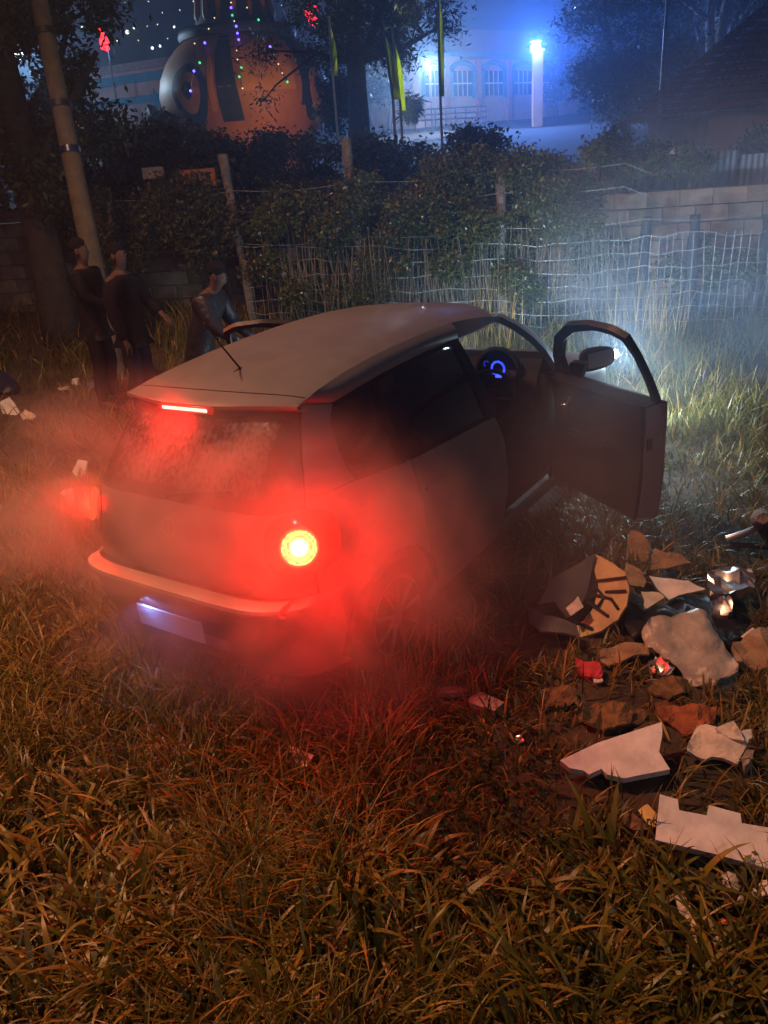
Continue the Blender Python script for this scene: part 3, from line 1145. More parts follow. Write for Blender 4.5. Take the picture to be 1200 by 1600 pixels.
# ------------------------------------------------------------------ ground and hill
def sheet(name, xs, ys, zf, m_, kind='structure'):
    X, Y = np.meshgrid(xs, ys)
    V = np.stack([X, Y, zf(X, Y)], -1).reshape(-1, 3)
    nx = len(xs)
    idx = np.arange(len(V)).reshape(len(ys), nx)
    F = np.stack([idx[:-1, :-1], idx[:-1, 1:], idx[1:, 1:], idx[1:, :-1]], -1).reshape(-1, 4)
    return tag(link(name, np_mesh(name, V, F, smooth_=True), m_), kind=kind)


def warp(n, ext, c):
    t = np.linspace(-1, 1, n)
    return c + np.sinh(t * 4.6) / math.sinh(4.6) * ext


MT['soil'] = mat('damp_soil', (.028, .019, .010), rough=.9, var=.4, scale=3.0, bump=.6, bscale=22, col2=(.062, .043, .022))
ground = sheet('ground', warp(150, 150, 0), warp(150, 150, 2), H, MT['soil'])


def hill_z(x, y):
    d = np.hypot(x - CAM_C[0], y - CAM_C[1])
    az = np.arctan2(-(x - CAM_C[0]), y - CAM_C[1])
    return 6 + (d - 92) * (.30 + .02 * np.sin(az * 5 + 1) + .01 * np.sin(az * 13)) + 2.0 * np.sin(d * .07 + az * 9)


AZ, DD = np.meshgrid(np.linspace(rad(-20), rad(95), 90), np.linspace(88, 330, 40))
Xh, Yh = CAM_C[0] - DD * np.sin(AZ), CAM_C[1] + DD * np.cos(AZ)
Vh = np.stack([Xh, Yh, hill_z(Xh, Yh)], -1).reshape(-1, 3)
ih = np.arange(len(Vh)).reshape(AZ.shape)
Fh = np.stack([ih[:-1, :-1], ih[:-1, 1:], ih[1:, 1:], ih[1:, :-1]], -1).reshape(-1, 4)
MT['hill'] = mat('wooded_hill', (.02, .03, .026), rough=1, var=.6, scale=.12, bump=1.0, bscale=.5, detail=8)
tag(link('hill', np_mesh('hill', Vh, Fh, smooth_=True), MT['hill']), kind='structure')


def hill_hit(px, py):
    r = ray(px, py)
    t = 60.0
    while t < 420:
        p = CAM_C + t * r
        if math.hypot(p[0] - CAM_C[0], p[1] - CAM_C[1]) > 90 and p[2] < hill_z(p[0], p[1]):
            return CAM_C + (t - 1.5) * r
        t += .5
    return None


lm_w = emit('town_light_white', (1, .95, .8), 9)
lm_b = emit('town_light_cool', (.6, .8, 1.0), 7)
lm_y = emit('town_light_warm', (1, .62, .28), 6)
town = [(199, 50, .55, lm_w), (238, 75, .4, lm_b), (250, 72, .35, lm_b), (272, 42, .3, lm_w), (209, 44, .22, lm_w), (178, 44, .2, lm_b),
        (183, 64, .2, lm_y), (254, 20, .2, lm_w), (195, 4, .22, lm_w), (302, 2, .25, lm_w), (143, 30, .22, lm_b), (162, 26, .3, lm_b),
        (230, 41, .16, lm_y), (281, 16, .16, lm_w), (216, 63, .14, lm_y), (232, 2, .18, lm_w), (246, 38, .12, lm_w), (190, 20, .12, lm_y),
        (898, 12, .3, lm_b), (1128, 35, .25, lm_w), (455, 22, .2, lm_w), (440, 8, .16, lm_y), (262, 60, .14, lm_b), (128, 42, .2, lm_w)]
bmx = bmesh.new()
bmesh.ops.create_icosphere(bmx, subdivisions=1, radius=1)
ico_me = bm_mesh('lamp_dot', bmx)
for i, (px, py, r, m_) in enumerate(town):
    p = hill_hit(px, py)
    if p is None:
        p = at(px, py, 150)
    me = ico_me.copy()
    me.materials.append(m_)
    o = link('town_light', me)
    o.location = p
    r *= .62
    o.scale = (r, r, r)
    lab = {0: 'brightest warm white town light, midway between the neon flame and the pot stall', 1: 'left one of two close cool town lights just above the striped building',
           2: 'right one of two close cool town lights just above the striped building', 3: 'lone white town light nearest the left shoulder of the pot stall',
           18: 'cool town light high above the rounded tree', 19: 'town light between the trunks of the gum tree'}.get(i, 'small distant light twinkling on the dark hillside')
    tag(o, lab, 'light', 'town lights on the hillside')


# ------------------------------------------------------------------ leaves
def leaf_quads(P, size, aspect=.5, droop=0.0, rng=RNG):
    n = len(P)
    a = rng.uniform(0, 2 * math.pi, n)
    el = rng.normal(-droop, .5, n)
    D = np.stack([np.cos(a) * np.cos(el), np.sin(a) * np.cos(el), np.sin(el)], 1)
    up = rng.normal(0, 1, (n, 3))
    W = np.cross(D, up)
    W /= np.linalg.norm(W, axis=1, keepdims=True) + 1e-9
    s = (size * rng.uniform(.55, 1.35, n))[:, None]
    N = np.cross(D, W)
    V = np.stack([P, P + D * s * .5 + W * s * aspect * .5 + N * s * .08, P + D * s, P + D * s * .5 - W * s * aspect * .5 + N * s * .08], 1).reshape(-1, 3)
    F = np.arange(4 * n).reshape(n, 4)
    return V, F


def tints(n, cols, rng=RNG, var=.35):
    c = np.array(cols)
    k = rng.integers(0, len(c), n)
    return np.clip(c[k] * rng.uniform(1 - var, 1 + var, (n, 1)), 0, 1)


def leaf_obj(name, P, size, cols, parent=None, aspect=.5, droop=0.0, m_=None):
    V, F = leaf_quads(P, size, aspect, droop)
    me = np_mesh(name, V, F, tints(len(F), cols))
    o = link(name, me, m_ or MT['leaf'], parent)
    o['kind'] = 'stuff'
    return o


def clumps(centres, radii, n, flat=.8, shell_=.35):
    """leaf positions: a cloud of uneven clumps"""
    c = np.array(centres, float)
    r = np.array(radii, float)
    w = r ** 2.2
    k = RNG.choice(len(c), n, p=w / w.sum())
    d = RNG.normal(0, 1, (n, 3))
    d /= np.linalg.norm(d, axis=1, keepdims=True)
    q = RNG.uniform(shell_, 1.0, n) ** .8 * (1 + .25 * RNG.normal(0, 1, n))
    d[:, 2] *= flat
    return c[k] + d * (q * r[k])[:, None]


MT['leaf'] = leaf_mat('leaf')
MT['leaf_gloss'] = leaf_mat('glossy_leaf', rough=.3)
MT['bark'] = mat('bark', (.035, .024, .017), rough=.95, var=.45, scale=9, bump=.9, bscale=30)
MT['pale_bark'] = mat('pale_bark', (.25, .24, .22), rough=.9, var=.4, scale=4, bump=.5, bscale=20)
MT['old_wood'] = mat('weathered_wood', (.13, .105, .08), rough=.95, var=.4, scale=11, bump=.8, bscale=60)
MT['shaded_wet_wood'] = mat('shadowed_wet_wood', (.030, .030, .036), rough=.8, var=.4, scale=11, bump=.6, bscale=60)  # shadow and wet both put into the colour of the right-hand posts
MT['pole_wood'] = mat('pole_wood', (.085, .062, .036), rough=.9, var=.3, scale=6, bump=.5, bscale=50)
MT['steel'] = mat('galvanised_steel', (.42, .43, .45), rough=.4, metal=.8, var=.2, scale=10)
MT['rust_wire'] = mat('wire', (.34, .335, .33), rough=.5, metal=.4, var=.2)
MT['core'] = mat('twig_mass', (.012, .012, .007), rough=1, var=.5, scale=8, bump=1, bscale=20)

DARKG = [(.020, .032, .012), (.030, .040, .014), (.018, .026, .010), (.04, .042, .016)]
VINEG = [(.060, .082, .016), (.085, .095, .02), (.05, .070, .014), (.11, .09, .024), (.07, .06, .02)]
OLIVE = [(.045, .045, .014), (.06, .052, .018), (.035, .036, .012)]


def grow(bm, p, d, length, r, depth, spread=.6, tips=None, gravity=-.05, kids=3):
    p = Vector(p)
    d = Vector(d).normalized()
    pts, rs = [p.copy()], [r]
    n = 5
    for i in range(n):
        d = (d + Vector((random.gauss(0, .10), random.gauss(0, .10), random.gauss(0, .06) + gravity))).normalized()
        p = p + d * (length / n)
        pts.append(p.copy())
        rs.append(r * (1 - .45 * (i + 1) / n))
    bm_tube(bm, pts, rs, 8 if r > .06 else 5)
    if tips is not None and depth <= 1:
        tips += [tuple(q) for q in pts[2:]]
    if depth > 0:
        for k in range(kids):
            j = random.randint(2, n)
            nd = (d + Vector((random.gauss(0, spread), random.gauss(0, spread), random.gauss(.1, spread * .6)))).normalized()
            grow(bm, pts[j], nd, length * random.uniform(.55, .8), rs[j] * .62, depth - 1, spread, tips, gravity, kids)


def tree(name, base, height, r, label, crown, n, size, cols, trunk_mat=None, lean=(0, 0), depth=3, aspect=.5, droop=.3, kids=3, group=None, stems=1):
    t = empty(name, (0, 0, 0), label=label, cat='tree', group=group)
    bm = bmesh.new()
    b = Vector(base)
    for k in range(stems):
        a = k * 2.4
        d0 = Vector((lean[0] + .25 * math.cos(a) * (stems > 1), lean[1] + .25 * math.sin(a) * (stems > 1), 1))
        grow(bm, b + Vector((.12 * k, 0, -.2)), d0, height * .55, r, depth, .55, None, -.01, kids)
    link('trunk', bm_mesh('trunk', bm, smooth_=True), trunk_mat or MT['bark'], t)
    leaf_obj('crown', clumps([c[:3] for c in crown], [c[3] for c in crown], n), size, cols, t, aspect, droop)
    return t


def blob_list(pxs, depth_fn=None):
    """crown clumps given by photograph position, distance and radius"""
    return [(*at(a, b, c), r) for a, b, c, r in pxs]


def scatter_clumps(x0, x1, y0, y1, d0, d1, r0, r1, n, inside=None):
    out = []
    while len(out) < n:
        a, b, c = random.uniform(x0, x1), random.uniform(y0, y1), random.uniform(d0, d1)
        if inside and not inside(a, b):
            continue
        out.append((*at(a, b, c), random.uniform(r0, r1)))
    return out


# ------------------------------------------------------------------ block walls behind the fence
def block_wall(u0, u1, d, rows, label, zbase, m_list, seed, drop_top=.15):
    rnd = random.Random(seed)
    root = empty('block_wall', (*along((u0 + u1) / 2, d), 0), math.atan2(UW[1], UW[0]), label, 'wall')
    n = int((u1 - u0) / .4)
    meshes = []
    for k in range(6):
        bm = bmesh.new()
        bm_box(bm, (0, 0, 0), (.388, .14, .188))
        bmesh.ops.bevel(bm, geom=[e for e in bm.edges], offset=.008, segments=1, affect='EDGES')
        for v in bm.verts:
            v.co += Vector((rnd.gauss(0, .003), rnd.gauss(0, .003), rnd.gauss(0, .003)))
        me = bm_mesh('block', bm)
        me.materials.append(m_list[k % len(m_list)])
        meshes.append(me)
    bm = bmesh.new()
    W = u1 - u0
    for r in range(rows):
        sh = .2 * (r % 2)
        for i in range(n + 1):
            x = -W / 2 + .2 + i * .4 - sh
            if x < -W / 2 - .05 or x > W / 2 + .05:
                continue
            if r == rows - 1 and rnd.random() < drop_top:
                continue
            xx, yy = along((u0 + u1) / 2 + x, d)
            o = link('block', rnd.choice(meshes), None, root)
            o.location = (x, rnd.gauss(0, .004), zbase + .1 + r * .2)
            o.rotation_euler = (0, 0, rnd.gauss(0, .006))
    bm = bmesh.new()
    bm_box(bm, (0, .012, zbase + rows * .1 - .1), (W - .02, .09, rows * .2 - .21))
    link('mortar', bm_mesh('mortar', bm), MT['mortar'], root)
    return root


MT['mortar'] = mat('mortar', (.10, .085, .07), rough=.95, var=.3, scale=20, bump=.5)
BLK = [mat('concrete_block_' + n_, c_, rough=.95, var=.28, scale=7, bump=.7, bscale=90, rand=(.62, 1.0)) for n_, c_ in
       (('tan', (.30, .20, .135)), ('buff', (.34, .24, .165)), ('brown', (.24, .155, .105)), ('pink', (.32, .20, .15)))]
block_wall(-9.4, -3.05, 8.25, 8, 'long concrete block wall behind the dark leaning tree, left of the people', .58, BLK, 1)
block_wall(-2.95, -2.50, 8.25, 6, 'short stub of block wall standing between two bright gaps', .60, BLK, 2, 0)
block_wall(-2.38, 1.55, 8.25, 5, 'low dark block wall half hidden under the creeper behind the car roof', .40, [mat('shaded_block', (.07, .055, .045), rough=.95, var=.4, scale=7, bump=.7, bscale=90)], 3)  # shade beneath the creeper put into the block colour
block_wall(1.60, 6.6, 8.25, 8, 'pale tan block wall lit by headlights behind the wire fence', .22, BLK, 4, .05)

# corrugated sheet fence above the right wall
root = empty('sheet_fence', (0, 0, 0), label='bluish corrugated sheet fence showing above the pale block wall', cat='fence')
MT['sheet'] = mat('zinc_sheet', (.12, .14, .18), rough=.55, metal=.3, var=.3, scale=3)
for k in range(6):
    u0 = 1.6 + k * .88
    us = np.linspace(u0, u0 + .86, 44)
    z0, z1 = 1.2, 2.22 - .06 * (k % 2)
    g = np.array([[(*along(u, 8.95 + .012 * math.sin((u - u0) * 2 * math.pi / .076)), z) for u in us] for z in (z0, z1)])
    me = np_mesh('sheet_panel', *shell(g, .003, centre=(0, 0, 0)), smooth_=True)
    link('sheet_panel', me, MT['sheet'], root)
for k in range(4):
    x, y = along(1.7 + k * 1.7, 9.03)
    box_obj('rail_post', (x, y, 1.3), (.06, .06, 2.0), MT['steel'], root)

# ------------------------------------------------------------------ the wire fence on its posts
fence = empty('wire_fence', (0, 0, 0), label='sagging wire mesh fence on rough wooden posts along the verge', cat='fence')
posts = [(-3.95, 7.45, 2.35, -.05), (-2.2, 7.4, 2.63, -.06), (-.60, 7.4, 2.70, -.05), (1.2, 7.4, 2.3, 0), (2.92, 7.5, 1.56, .02), (3.48, 7.45, 1.56, -.01), (4.26, 7.4, 1.52, .05), (5.3, 7.4, 1.6, .03)]
for i, (u, d, zt, ln) in enumerate(posts):
    x, y = along(u, d)
    zb = float(H(x, y)) - .3
    bm = bmesh.new()
    n = 9
    pts = [(x + ln * UW[0] * (zb + (zt - zb) * k / n - 1) + .012 * math.sin(k * 1.9 + i), y + ln * UW[1] * (zb + (zt - zb) * k / n - 1) + .01 * math.cos(k * 1.3 + i), zb + (zt - zb) * k / n) for k in range(n + 1)]
    bm_tube(bm, pts, [.062 + .008 * math.sin(k * 2.2 + i) for k in range(n + 1)], 9)
    link('post', bm_mesh('post', bm, smooth_=True, sharp=50), MT['old_wood'] if u < 2 else MT['shaded_wet_wood'], fence)
bm = bmesh.new()
for zz in [.06, .22, .38, .54, .71, .89, 1.08]:
    for s0, s1 in ((-2.2, -.6), (-.6, 1.2), (1.2, 2.92), (2.92, 3.48), (3.48, 4.26), (4.26, 5.3)):
        us = np.linspace(s0, s1, 9)
        pts = []
        for u in us:
            x, y = along(u, 7.34 + .03 * math.sin(u * 3))
            pts.append((x, y, float(H(x, y)) + zz + .02 * math.sin(u * 5 + zz * 9) + .012 * math.sin(u * 17 + zz * 31) - .03 * math.sin(math.pi * (u - s0) / (s1 - s0)) * (1 if zz > 1 else .4)))
        bm_tube(bm, pts, .0042, 4)
for u in np.arange(-2.2, 5.3, .105):
    x, y = along(u, 7.34 + .03 * math.sin(u * 3))
    z0 = float(H(x, y))
    bm_tube(bm, [(x, y, z0), (x + .028 * math.sin(u * 9) + random.gauss(0, .008), y, z0 + .5), (x + .035 * math.sin(u * 7) + random.gauss(0, .01), y, z0 + 1.08)], .0028, 4)
o = link('wire_mesh', bm_mesh('wire_mesh', bm), MT['rust_wire'], fence)
o['kind'] = 'stuff'
bm = bmesh.new()
for zz in (1.55, 1.95, 2.2):
    for s0, s1 in ((-3.95, -2.2), (-2.2, -.6), (-.6, 1.2), (1.2, 2.92), (2.92, 4.26), (4.26, 5.3)):
        pts = []
        for u in np.linspace(s0, s1, 7):
            x, y = along(u, 7.36)
            pts.append((x, y, zz - .15 * (u > 2.8) * (zz > 1.6) - .05 * math.sin(math.pi * (u - s0) / (s1 - s0))))
        if zz < 1.6 or s1 < 3:
            bm_tube(bm, pts, .003, 4)
o = link('strand', bm_mesh('strand', bm), MT['rust_wire'], fence)
o['kind'] = 'stuff'


# ------------------------------------------------------------------ hedges and creepers
def hedge(name, label, u0, u1, d0, d1, z0f, z1f, n, size, cols, cat='hedge', core=True, ragged=.2, droop=.4, mt=None, clump_r=.3):
    root = empty(name, (*along((u0 + u1) / 2, (d0 + d1) / 2), 0), label=label, cat=cat)
    root.matrix_world = Matrix.Identity(4)
    nc = int((u1 - u0) * 16)
    cs, rs = [], []
    for _ in range(nc):
        u = random.uniform(u0, u1)
        zt, zb = z1f(u), z0f(u)
        t = random.random() ** .7
        z = zb + (zt - zb) * t + random.gauss(0, ragged * .4)
        x, y = along(u, random.uniform(d0, d1))
        cs.append((x, y, z))
        rs.append(random.uniform(.5, 1.25) * clump_r)
    leaf_obj('foliage', clumps(cs, rs, n, .9, .5), size, cols, root, .55, droop, mt)
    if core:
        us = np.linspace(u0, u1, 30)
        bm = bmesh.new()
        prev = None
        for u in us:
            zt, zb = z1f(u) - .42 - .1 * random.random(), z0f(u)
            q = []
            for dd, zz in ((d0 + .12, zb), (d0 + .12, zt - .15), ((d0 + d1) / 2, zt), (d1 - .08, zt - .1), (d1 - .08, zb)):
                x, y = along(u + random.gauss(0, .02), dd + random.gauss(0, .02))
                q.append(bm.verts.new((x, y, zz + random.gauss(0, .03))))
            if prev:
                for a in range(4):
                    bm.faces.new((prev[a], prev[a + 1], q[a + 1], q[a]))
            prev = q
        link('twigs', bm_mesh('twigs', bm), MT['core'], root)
    return root


top_back = lambda u: 2.92 - .075 * (u + 4.0) + .10 * math.sin(u * 2.7) + .06 * math.sin(u * 7.1)
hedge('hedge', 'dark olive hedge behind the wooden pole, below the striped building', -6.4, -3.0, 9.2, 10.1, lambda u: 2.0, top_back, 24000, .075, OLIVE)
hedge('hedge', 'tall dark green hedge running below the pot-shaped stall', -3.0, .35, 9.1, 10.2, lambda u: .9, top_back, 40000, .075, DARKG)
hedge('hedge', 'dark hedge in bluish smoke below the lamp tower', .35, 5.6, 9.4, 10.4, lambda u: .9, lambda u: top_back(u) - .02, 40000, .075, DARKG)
vt = lambda u: 2.30 + .10 * math.sin(u * 3.1) + .07 * math.sin(u * 8.3 + 1)
vb = lambda u: .80 + .35 * (u > 1.6) + .22 * math.sin(u * 2.3 + .6) + .12 * math.sin(u * 6.1)
hedge('creeper', 'bushy olive creeper heaped over the wire fence behind the car roof', -1.95, 2.3, 7.0, 7.75, vb, vt, 80000, .05, VINEG, 'creeper', False, .25, .5, MT['leaf_gloss'], .24)
hedge('creeper', 'darker brownish creeper on the fence above the people', -4.6, -1.95, 7.1, 7.8, lambda u: 1.35 + .15 * math.sin(u * 3), lambda u: 2.15 + .12 * math.sin(u * 4), 24000, .055, OLIVE, 'creeper', False, .25, .5, None, .26)
hedge('creeper', 'thin creeper trailing along the top of the pale block wall', 2.0, 3.9, 8.5, 8.9, lambda u: 1.95, lambda u: 2.25, 2600, .06, VINEG, 'creeper', False, .1, .5, None, .13)
hedge('creeper', 'small green creeper climbing the block wall between two dark posts', 3.62, 3.95, 7.5, 7.8, lambda u: .55, lambda u: 1.35, 900, .075, VINEG, 'creeper', False, .12, .5, None, .13)
hedge('creeper', 'leafy creeper at the foot of the middle dark post', 3.0, 3.5, 7.5, 7.8, lambda u: .45, lambda u: 1.15, 900, .07, VINEG, 'creeper', False, .12, .5, None, .14)
hedge('creeper', 'dark green creeper on the wire at the right edge', 4.1, 5.2, 7.3, 7.7, lambda u: .65, lambda u: .95 + .1 * math.sin(u * 6), 1500, .075, VINEG, 'creeper', False, .12, .5, None, .17)

# hanging dry stems under the creeper
bm = bmesh.new()
for _ in range(330):
    u = random.uniform(-1.9, 2.6)
    x, y = along(u, random.uniform(7.1, 7.6))
    zt = random.uniform(1.1, 1.7)
    zb = float(H(x, y)) + random.uniform(-.02, .5)
    sx, sy = random.gauss(0, .10), random.gauss(0, .06)
    bm_tube(bm, [(x, y, zt), (x + sx * .4, y + sy * .3, zt * .6 + zb * .4), (x + sx, y + sy, zb)], [.004, .0045, .003], 4, False)
o = link('dry_stems', bm_mesh('dry_stems', bm), mat('dry_stem', (.16, .13, .08), rough=.9, var=.4))
tag(o, 'dry hanging stems under the creeper on the wire fence', 'stems', kind='stuff')

# ------------------------------------------------------------------ left tree, pole, plank
lt = []
lt += scatter_clumps(-60, 165, -40, 60, 9.9, 11.8, .30, .60, 26, lambda a, b: b < 60 - .1 * a)
lt += scatter_clumps(60, 185, 95, 250, 9.9, 11.4, .22, .42, 18)
lt += scatter_clumps(-60, 105, 130, 330, 9.9, 11.4, .25, .5, 26)
tl = empty('leaning_tree', (0, 0, 0), label='dark leaning tree with drooping leaves at the left edge', cat='tree')
b0 = at(92, 492, 10.6)
b0[2] = float(H(b0[0], b0[1]))
bm = bmesh.new()
tp = [b0 + np.array([0, 0, -.2]), at(72, 400, 10.6), at(52, 310, 10.55), at(34, 230, 10.5), at(12, 140, 10.4), at(-10, 30, 10.3)]
bm_tube(bm, tp, [.30, .23, .215, .20, .18, .15], 14)
bm_tube(bm, [at(50, 300, 10.5), at(85, 210, 10.2), at(120, 140, 10.0), at(150, 80, 9.9)], [.10, .07, .05, .03], 8)
bm_tube(bm, [at(30, 220, 10.5), at(60, 150, 10.9), at(95, 90, 11.0), at(110, 20, 11.0)], [.09, .06, .045, .03], 8)
for v in bm.verts:
    v.co += Vector((random.gauss(0, .012), random.gauss(0, .012), 0))
link('trunk', bm_mesh('trunk', bm, smooth_=True), MT['bark'], tl)
leaf_obj('crown', clumps([c[:3] for c in lt], [c[3] for c in lt], 15000, .8, .2), .12, DARKG + [(.05, .07, .03)], tl, .38, .5)

pole = empty('wooden_pole', (0, 0, 0), label='tall bare wooden pole with metal bands beside the leaning tree', cat='pole')
pb = at(150, 432, 9.25)
pt_ = at(36, -120, 8.7)
n = 14
bm = bmesh.new()
ppts = [pb + (pt_ - pb) * k / n for k in range(n + 1)]
ppts[0] = pb + (pb - pt_) * (pb[2] + .1) / (pt_[2] - pb[2])
bm_tube(bm, ppts, [.118 - .002 * k for k in range(n + 1)], 16)
link('shaft', bm_mesh('shaft', bm, smooth_=True, sharp=60), MT['pole_wood'], pole)
for py, m_, r in ((228, MT['chrome'], .122), (156, MT['black'], .118), (44, MT['black'], .114)):
    f = (432 - py) / (432 + 120)
    c = pb + (pt_ - pb) * f
    dv = (pt_ - pb) / np.linalg.norm(pt_ - pb)
    bm = bmesh.new()
    bm_tube(bm, [c - dv * .035, c + dv * .035], r, 18)
    link('band', bm_mesh('band', bm, smooth_=True, sharp=60), m_, pole)
bm = bmesh.new()
a_, b_ = at(64, 300, 11.2), at(104, 486, 11.0)
bm_tube(bm, [b_, a_ * .5 + b_ * .5, a_], [.045, .045, .045], 4)
tag(link('plank', bm_mesh('plank', bm), mat('whitewashed_wood', (.42, .41, .40), rough=.9, var=.3, scale=10)), 'pale plank leaning on the wall behind the leaning tree', 'plank')

# pale painted panel glimpsed through the leaves
PALE = mat('pale_plaster', (.50, .46, .50), rough=.9, var=.2, scale=2, bump=.3)
TURQ = mat('turquoise_paint', (.03, .30, .50), rough=.7, var=.2, scale=3)
PEACH = mat('peach_paint', (.58, .36, .28), rough=.8, var=.15, scale=2, bump=.2)
PINK = mat('pink_plaster', (.55, .42, .42), rough=.85, var=.15, scale=2, bump=.2)


def facing_box(name, a, b, z0, z1, thick, m_, parent=None, push=0.0):
    """an upright box whose front face runs from point a to point b"""
    a, b = Vector((a[0], a[1], 0)), Vector((b[0], b[1], 0))
    u = (b - a).normalized()
    nrm = Vector((-u.y, u.x, 0))
    if nrm.dot(Vector((CAM_C[0], CAM_C[1], 0)) - a) > 0:
        nrm = -nrm
    c = (a + b) / 2 + nrm * (thick / 2 - push)
    bm = bmesh.new()
    bm_box(bm, (0, 0, 0), ((b - a).length, thick, z1 - z0))
    o = link(name, bm_mesh(name, bm), m_, parent)
    o.location = (c.x, c.y, (z0 + z1) / 2)
    o.rotation_euler = (0, 0, math.atan2(u.y, u.x))
    return o


gw = facing_box('garden_wall', at(20, 300, 15), at(262, 300, 15), .4, at(150, 262, 15)[2], .15, PALE)
tag(gw, 'pale low wall glimpsed through leaves beyond the block wall', 'wall')
bd = empty('notice_board', (0, 0, 0), label='small orange notice board below the dark hedge', cat='sign')
a_, b_ = at(286, 280, 10.45), at(337, 280, 10.35)
zt_, zb_ = at(310, 264, 10.4)[2], at(310, 294, 10.4)[2]
facing_box('board', a_, b_, zb_, zt_, .03, mat('orange_board', (.26, .085, .025), rough=.7, var=.25, scale=9), bd)
for k, (f0, f1, g0, g1) in enumerate(((.10, .18, .25, .8), (.26, .32, .3, .75), (.40, .50, .25, .8), (.58, .64, .3, .8), (.72, .86, .45, .8))):
    facing_box('dark_stroke', a_ + (b_ - a_) * f0, a_ + (b_ - a_) * f1, zb_ + (zt_ - zb_) * g0, zb_ + (zt_ - zb_) * g1, .01, MT['black'], bd, .006)
box_obj('leg', ((a_ + b_) / 2 + np.array([0, .05, -.5])).tolist(), (.05, .05, 1.2), MT['old_wood'], bd)
wb = facing_box('pavement_glimpse', at(222, 270, 10.6), at(256, 270, 10.6), at(240, 279, 10.6)[2], at(240, 261, 10.6)[2], .03, mat('grey_panel', (.20, .20, .22), rough=.8))  # pale panel added in place of lit pavement seen through gaps
tag(wb, 'small pale panel standing for lit pavement glimpsed beside the orange notice board', 'board')

# ------------------------------------------------------------------ striped building at the far left
sb = empty('striped_building', (0, 0, 0), label='pale pink building with two turquoise bands behind the pot stall', cat='building')
A, B = at(105, 150, 34), at(330, 110, 31)
zz = lambda py: float(at(225, py, 32)[2])
facing_box('wall', A, B, 2.0, zz(97), 5.0, PINK, sb)
facing_box('parapet', A, B, zz(107), zz(95), .4, mat('grey_parapet', (.30, .32, .36), rough=.9), sb, .06)
facing_box('band', A, B, zz(126), zz(112), .1, TURQ, sb, .03)
facing_box('band', A, B, zz(158), zz(146), .1, TURQ, sb, .03)
fin = bmesh.new()
for q in ((0, 0), (.62, 0), (.50, .22), (.30, .28), (.12, .72), (.05, .3)):
    fin.verts.new((q[0], 0, q[1]))
fin.verts.ensure_lookup_table()
f_ = fin.faces.new(fin.verts)
r_ = bmesh.ops.extrude_face_region(fin, geom=[f_])
bmesh.ops.translate(fin, vec=(0, .05, 0), verts=[v for v in r_['geom'] if isinstance(v, bmesh.types.BMVert)])
fo = link('painted_fin', bm_mesh('painted_fin', fin), TURQ, sb)
fo.location = at(240, 170, 31.2)
fo.rotation_euler = (0, 0, math.atan2((B - A)[1], (B - A)[0]))
# flood light standing behind the leaves, washing that building
FLOOD = (.55, .80, 1.0)
def lamp_head(name, p, r, m_, label, z0, group=None):
    t = empty(name, (0, 0, 0), label=label, cat='lamp', group=group)
    bm = bmesh.new()
    bmesh.ops.create_uvsphere(bm, u_segments=14, v_segments=8, radius=r)
    o = link('bulb', bm_mesh('bulb', bm, smooth_=True), m_, t)
    o.location = p
    bm = bmesh.new()
    bm_tube(bm, [(p[0], p[1], p[2] + r * 1.5), (p[0], p[1], p[2] + r * 1.1)], [r * .7, r * 1.5], 12)
    link('lamp_hood', bm_mesh('lamp_hood', bm), MT['steel'], t)
    bm = bmesh.new()
    q = (p[0] + .05, p[1] + r * 1.6, p[2] + r * 1.4)
    bm_tube(bm, [(q[0], q[1], z0), q, (p[0], p[1], p[2] + r * 1.4)], [.05, .04, .03], 8)
    link('post', bm_mesh('post', bm, smooth_=True), MT['steel'], t)
    return t


p_ = at(24, 84, 24)
lamp_head('flood_lamp', p_, .22, emit('flood_bulb', FLOOD, 14), 'cool flood lamp half hidden behind the leaning tree', 3.0)
add_light('flood_glow', 'POINT', p_ + np.array([.1, -.4, 0]), 1500, FLOOD, None, .25)

# ------------------------------------------------------------------ pot-shaped stall with light strings
PD = 22.0
pc_ = at(388, 190, PD)
SCL = PD / FPX
pot = empty('pot_stall', (0, 0, 0), label='big orange pot-shaped stall with dark painted eyes and light strings', cat='stall')
prof = [(1.55, -1.6), (1.75, -.7), (2.05, -.1), (2.26, .30), (2.33, .68), (2.24, 1.08), (2.02, 1.48), (1.72, 1.80), (1.50, 1.96)]
ORANGE = mat('orange_fibreglass', (.42, .14, .045), rough=.55, var=.22, scale=1.5, bump=.1)
NAVY = mat('navy_paint', (.018, .028, .055), rough=.6, var=.3, scale=3)
LTO = mat('light_orange_paint', (.58, .22, .05), rough=.6, var=.15, scale=2)
lathe_obj('bowl', prof, ORANGE, pot, 64, 'Z', pc_, 60)
lathe_obj('rim', [(1.40, 1.93), (1.56, 1.96), (1.60, 2.08), (1.56, 2.20), (1.38, 2.24)], NAVY, pot, 56, 'Z', pc_, 60)
lathe_obj('dome', [(1.15, 2.22), (1.05, 2.5), (.98, 2.9), (.92, 3.15), (.70, 3.45), (.42, 3.62), (.36, 3.9), (.20, 4.3), (.02, 4.5)], NAVY, pot, 48, 'Z', pc_, 60)
pr = np.array(prof)
r_at = lambda h: float(np.interp(h, pr[:, 1], pr[:, 0]))
fa = math.atan2(CAM_C[1] - pc_[1], CAM_C[0] - pc_[0])    # the side that faces the camera


def pot_pt(a, h, off=0.0, rr=None):
    r = (rr or r_at)(h) + off
    return (pc_[0] + r * math.cos(fa + a), pc_[1] + r * math.sin(fa + a), pc_[2] + h)


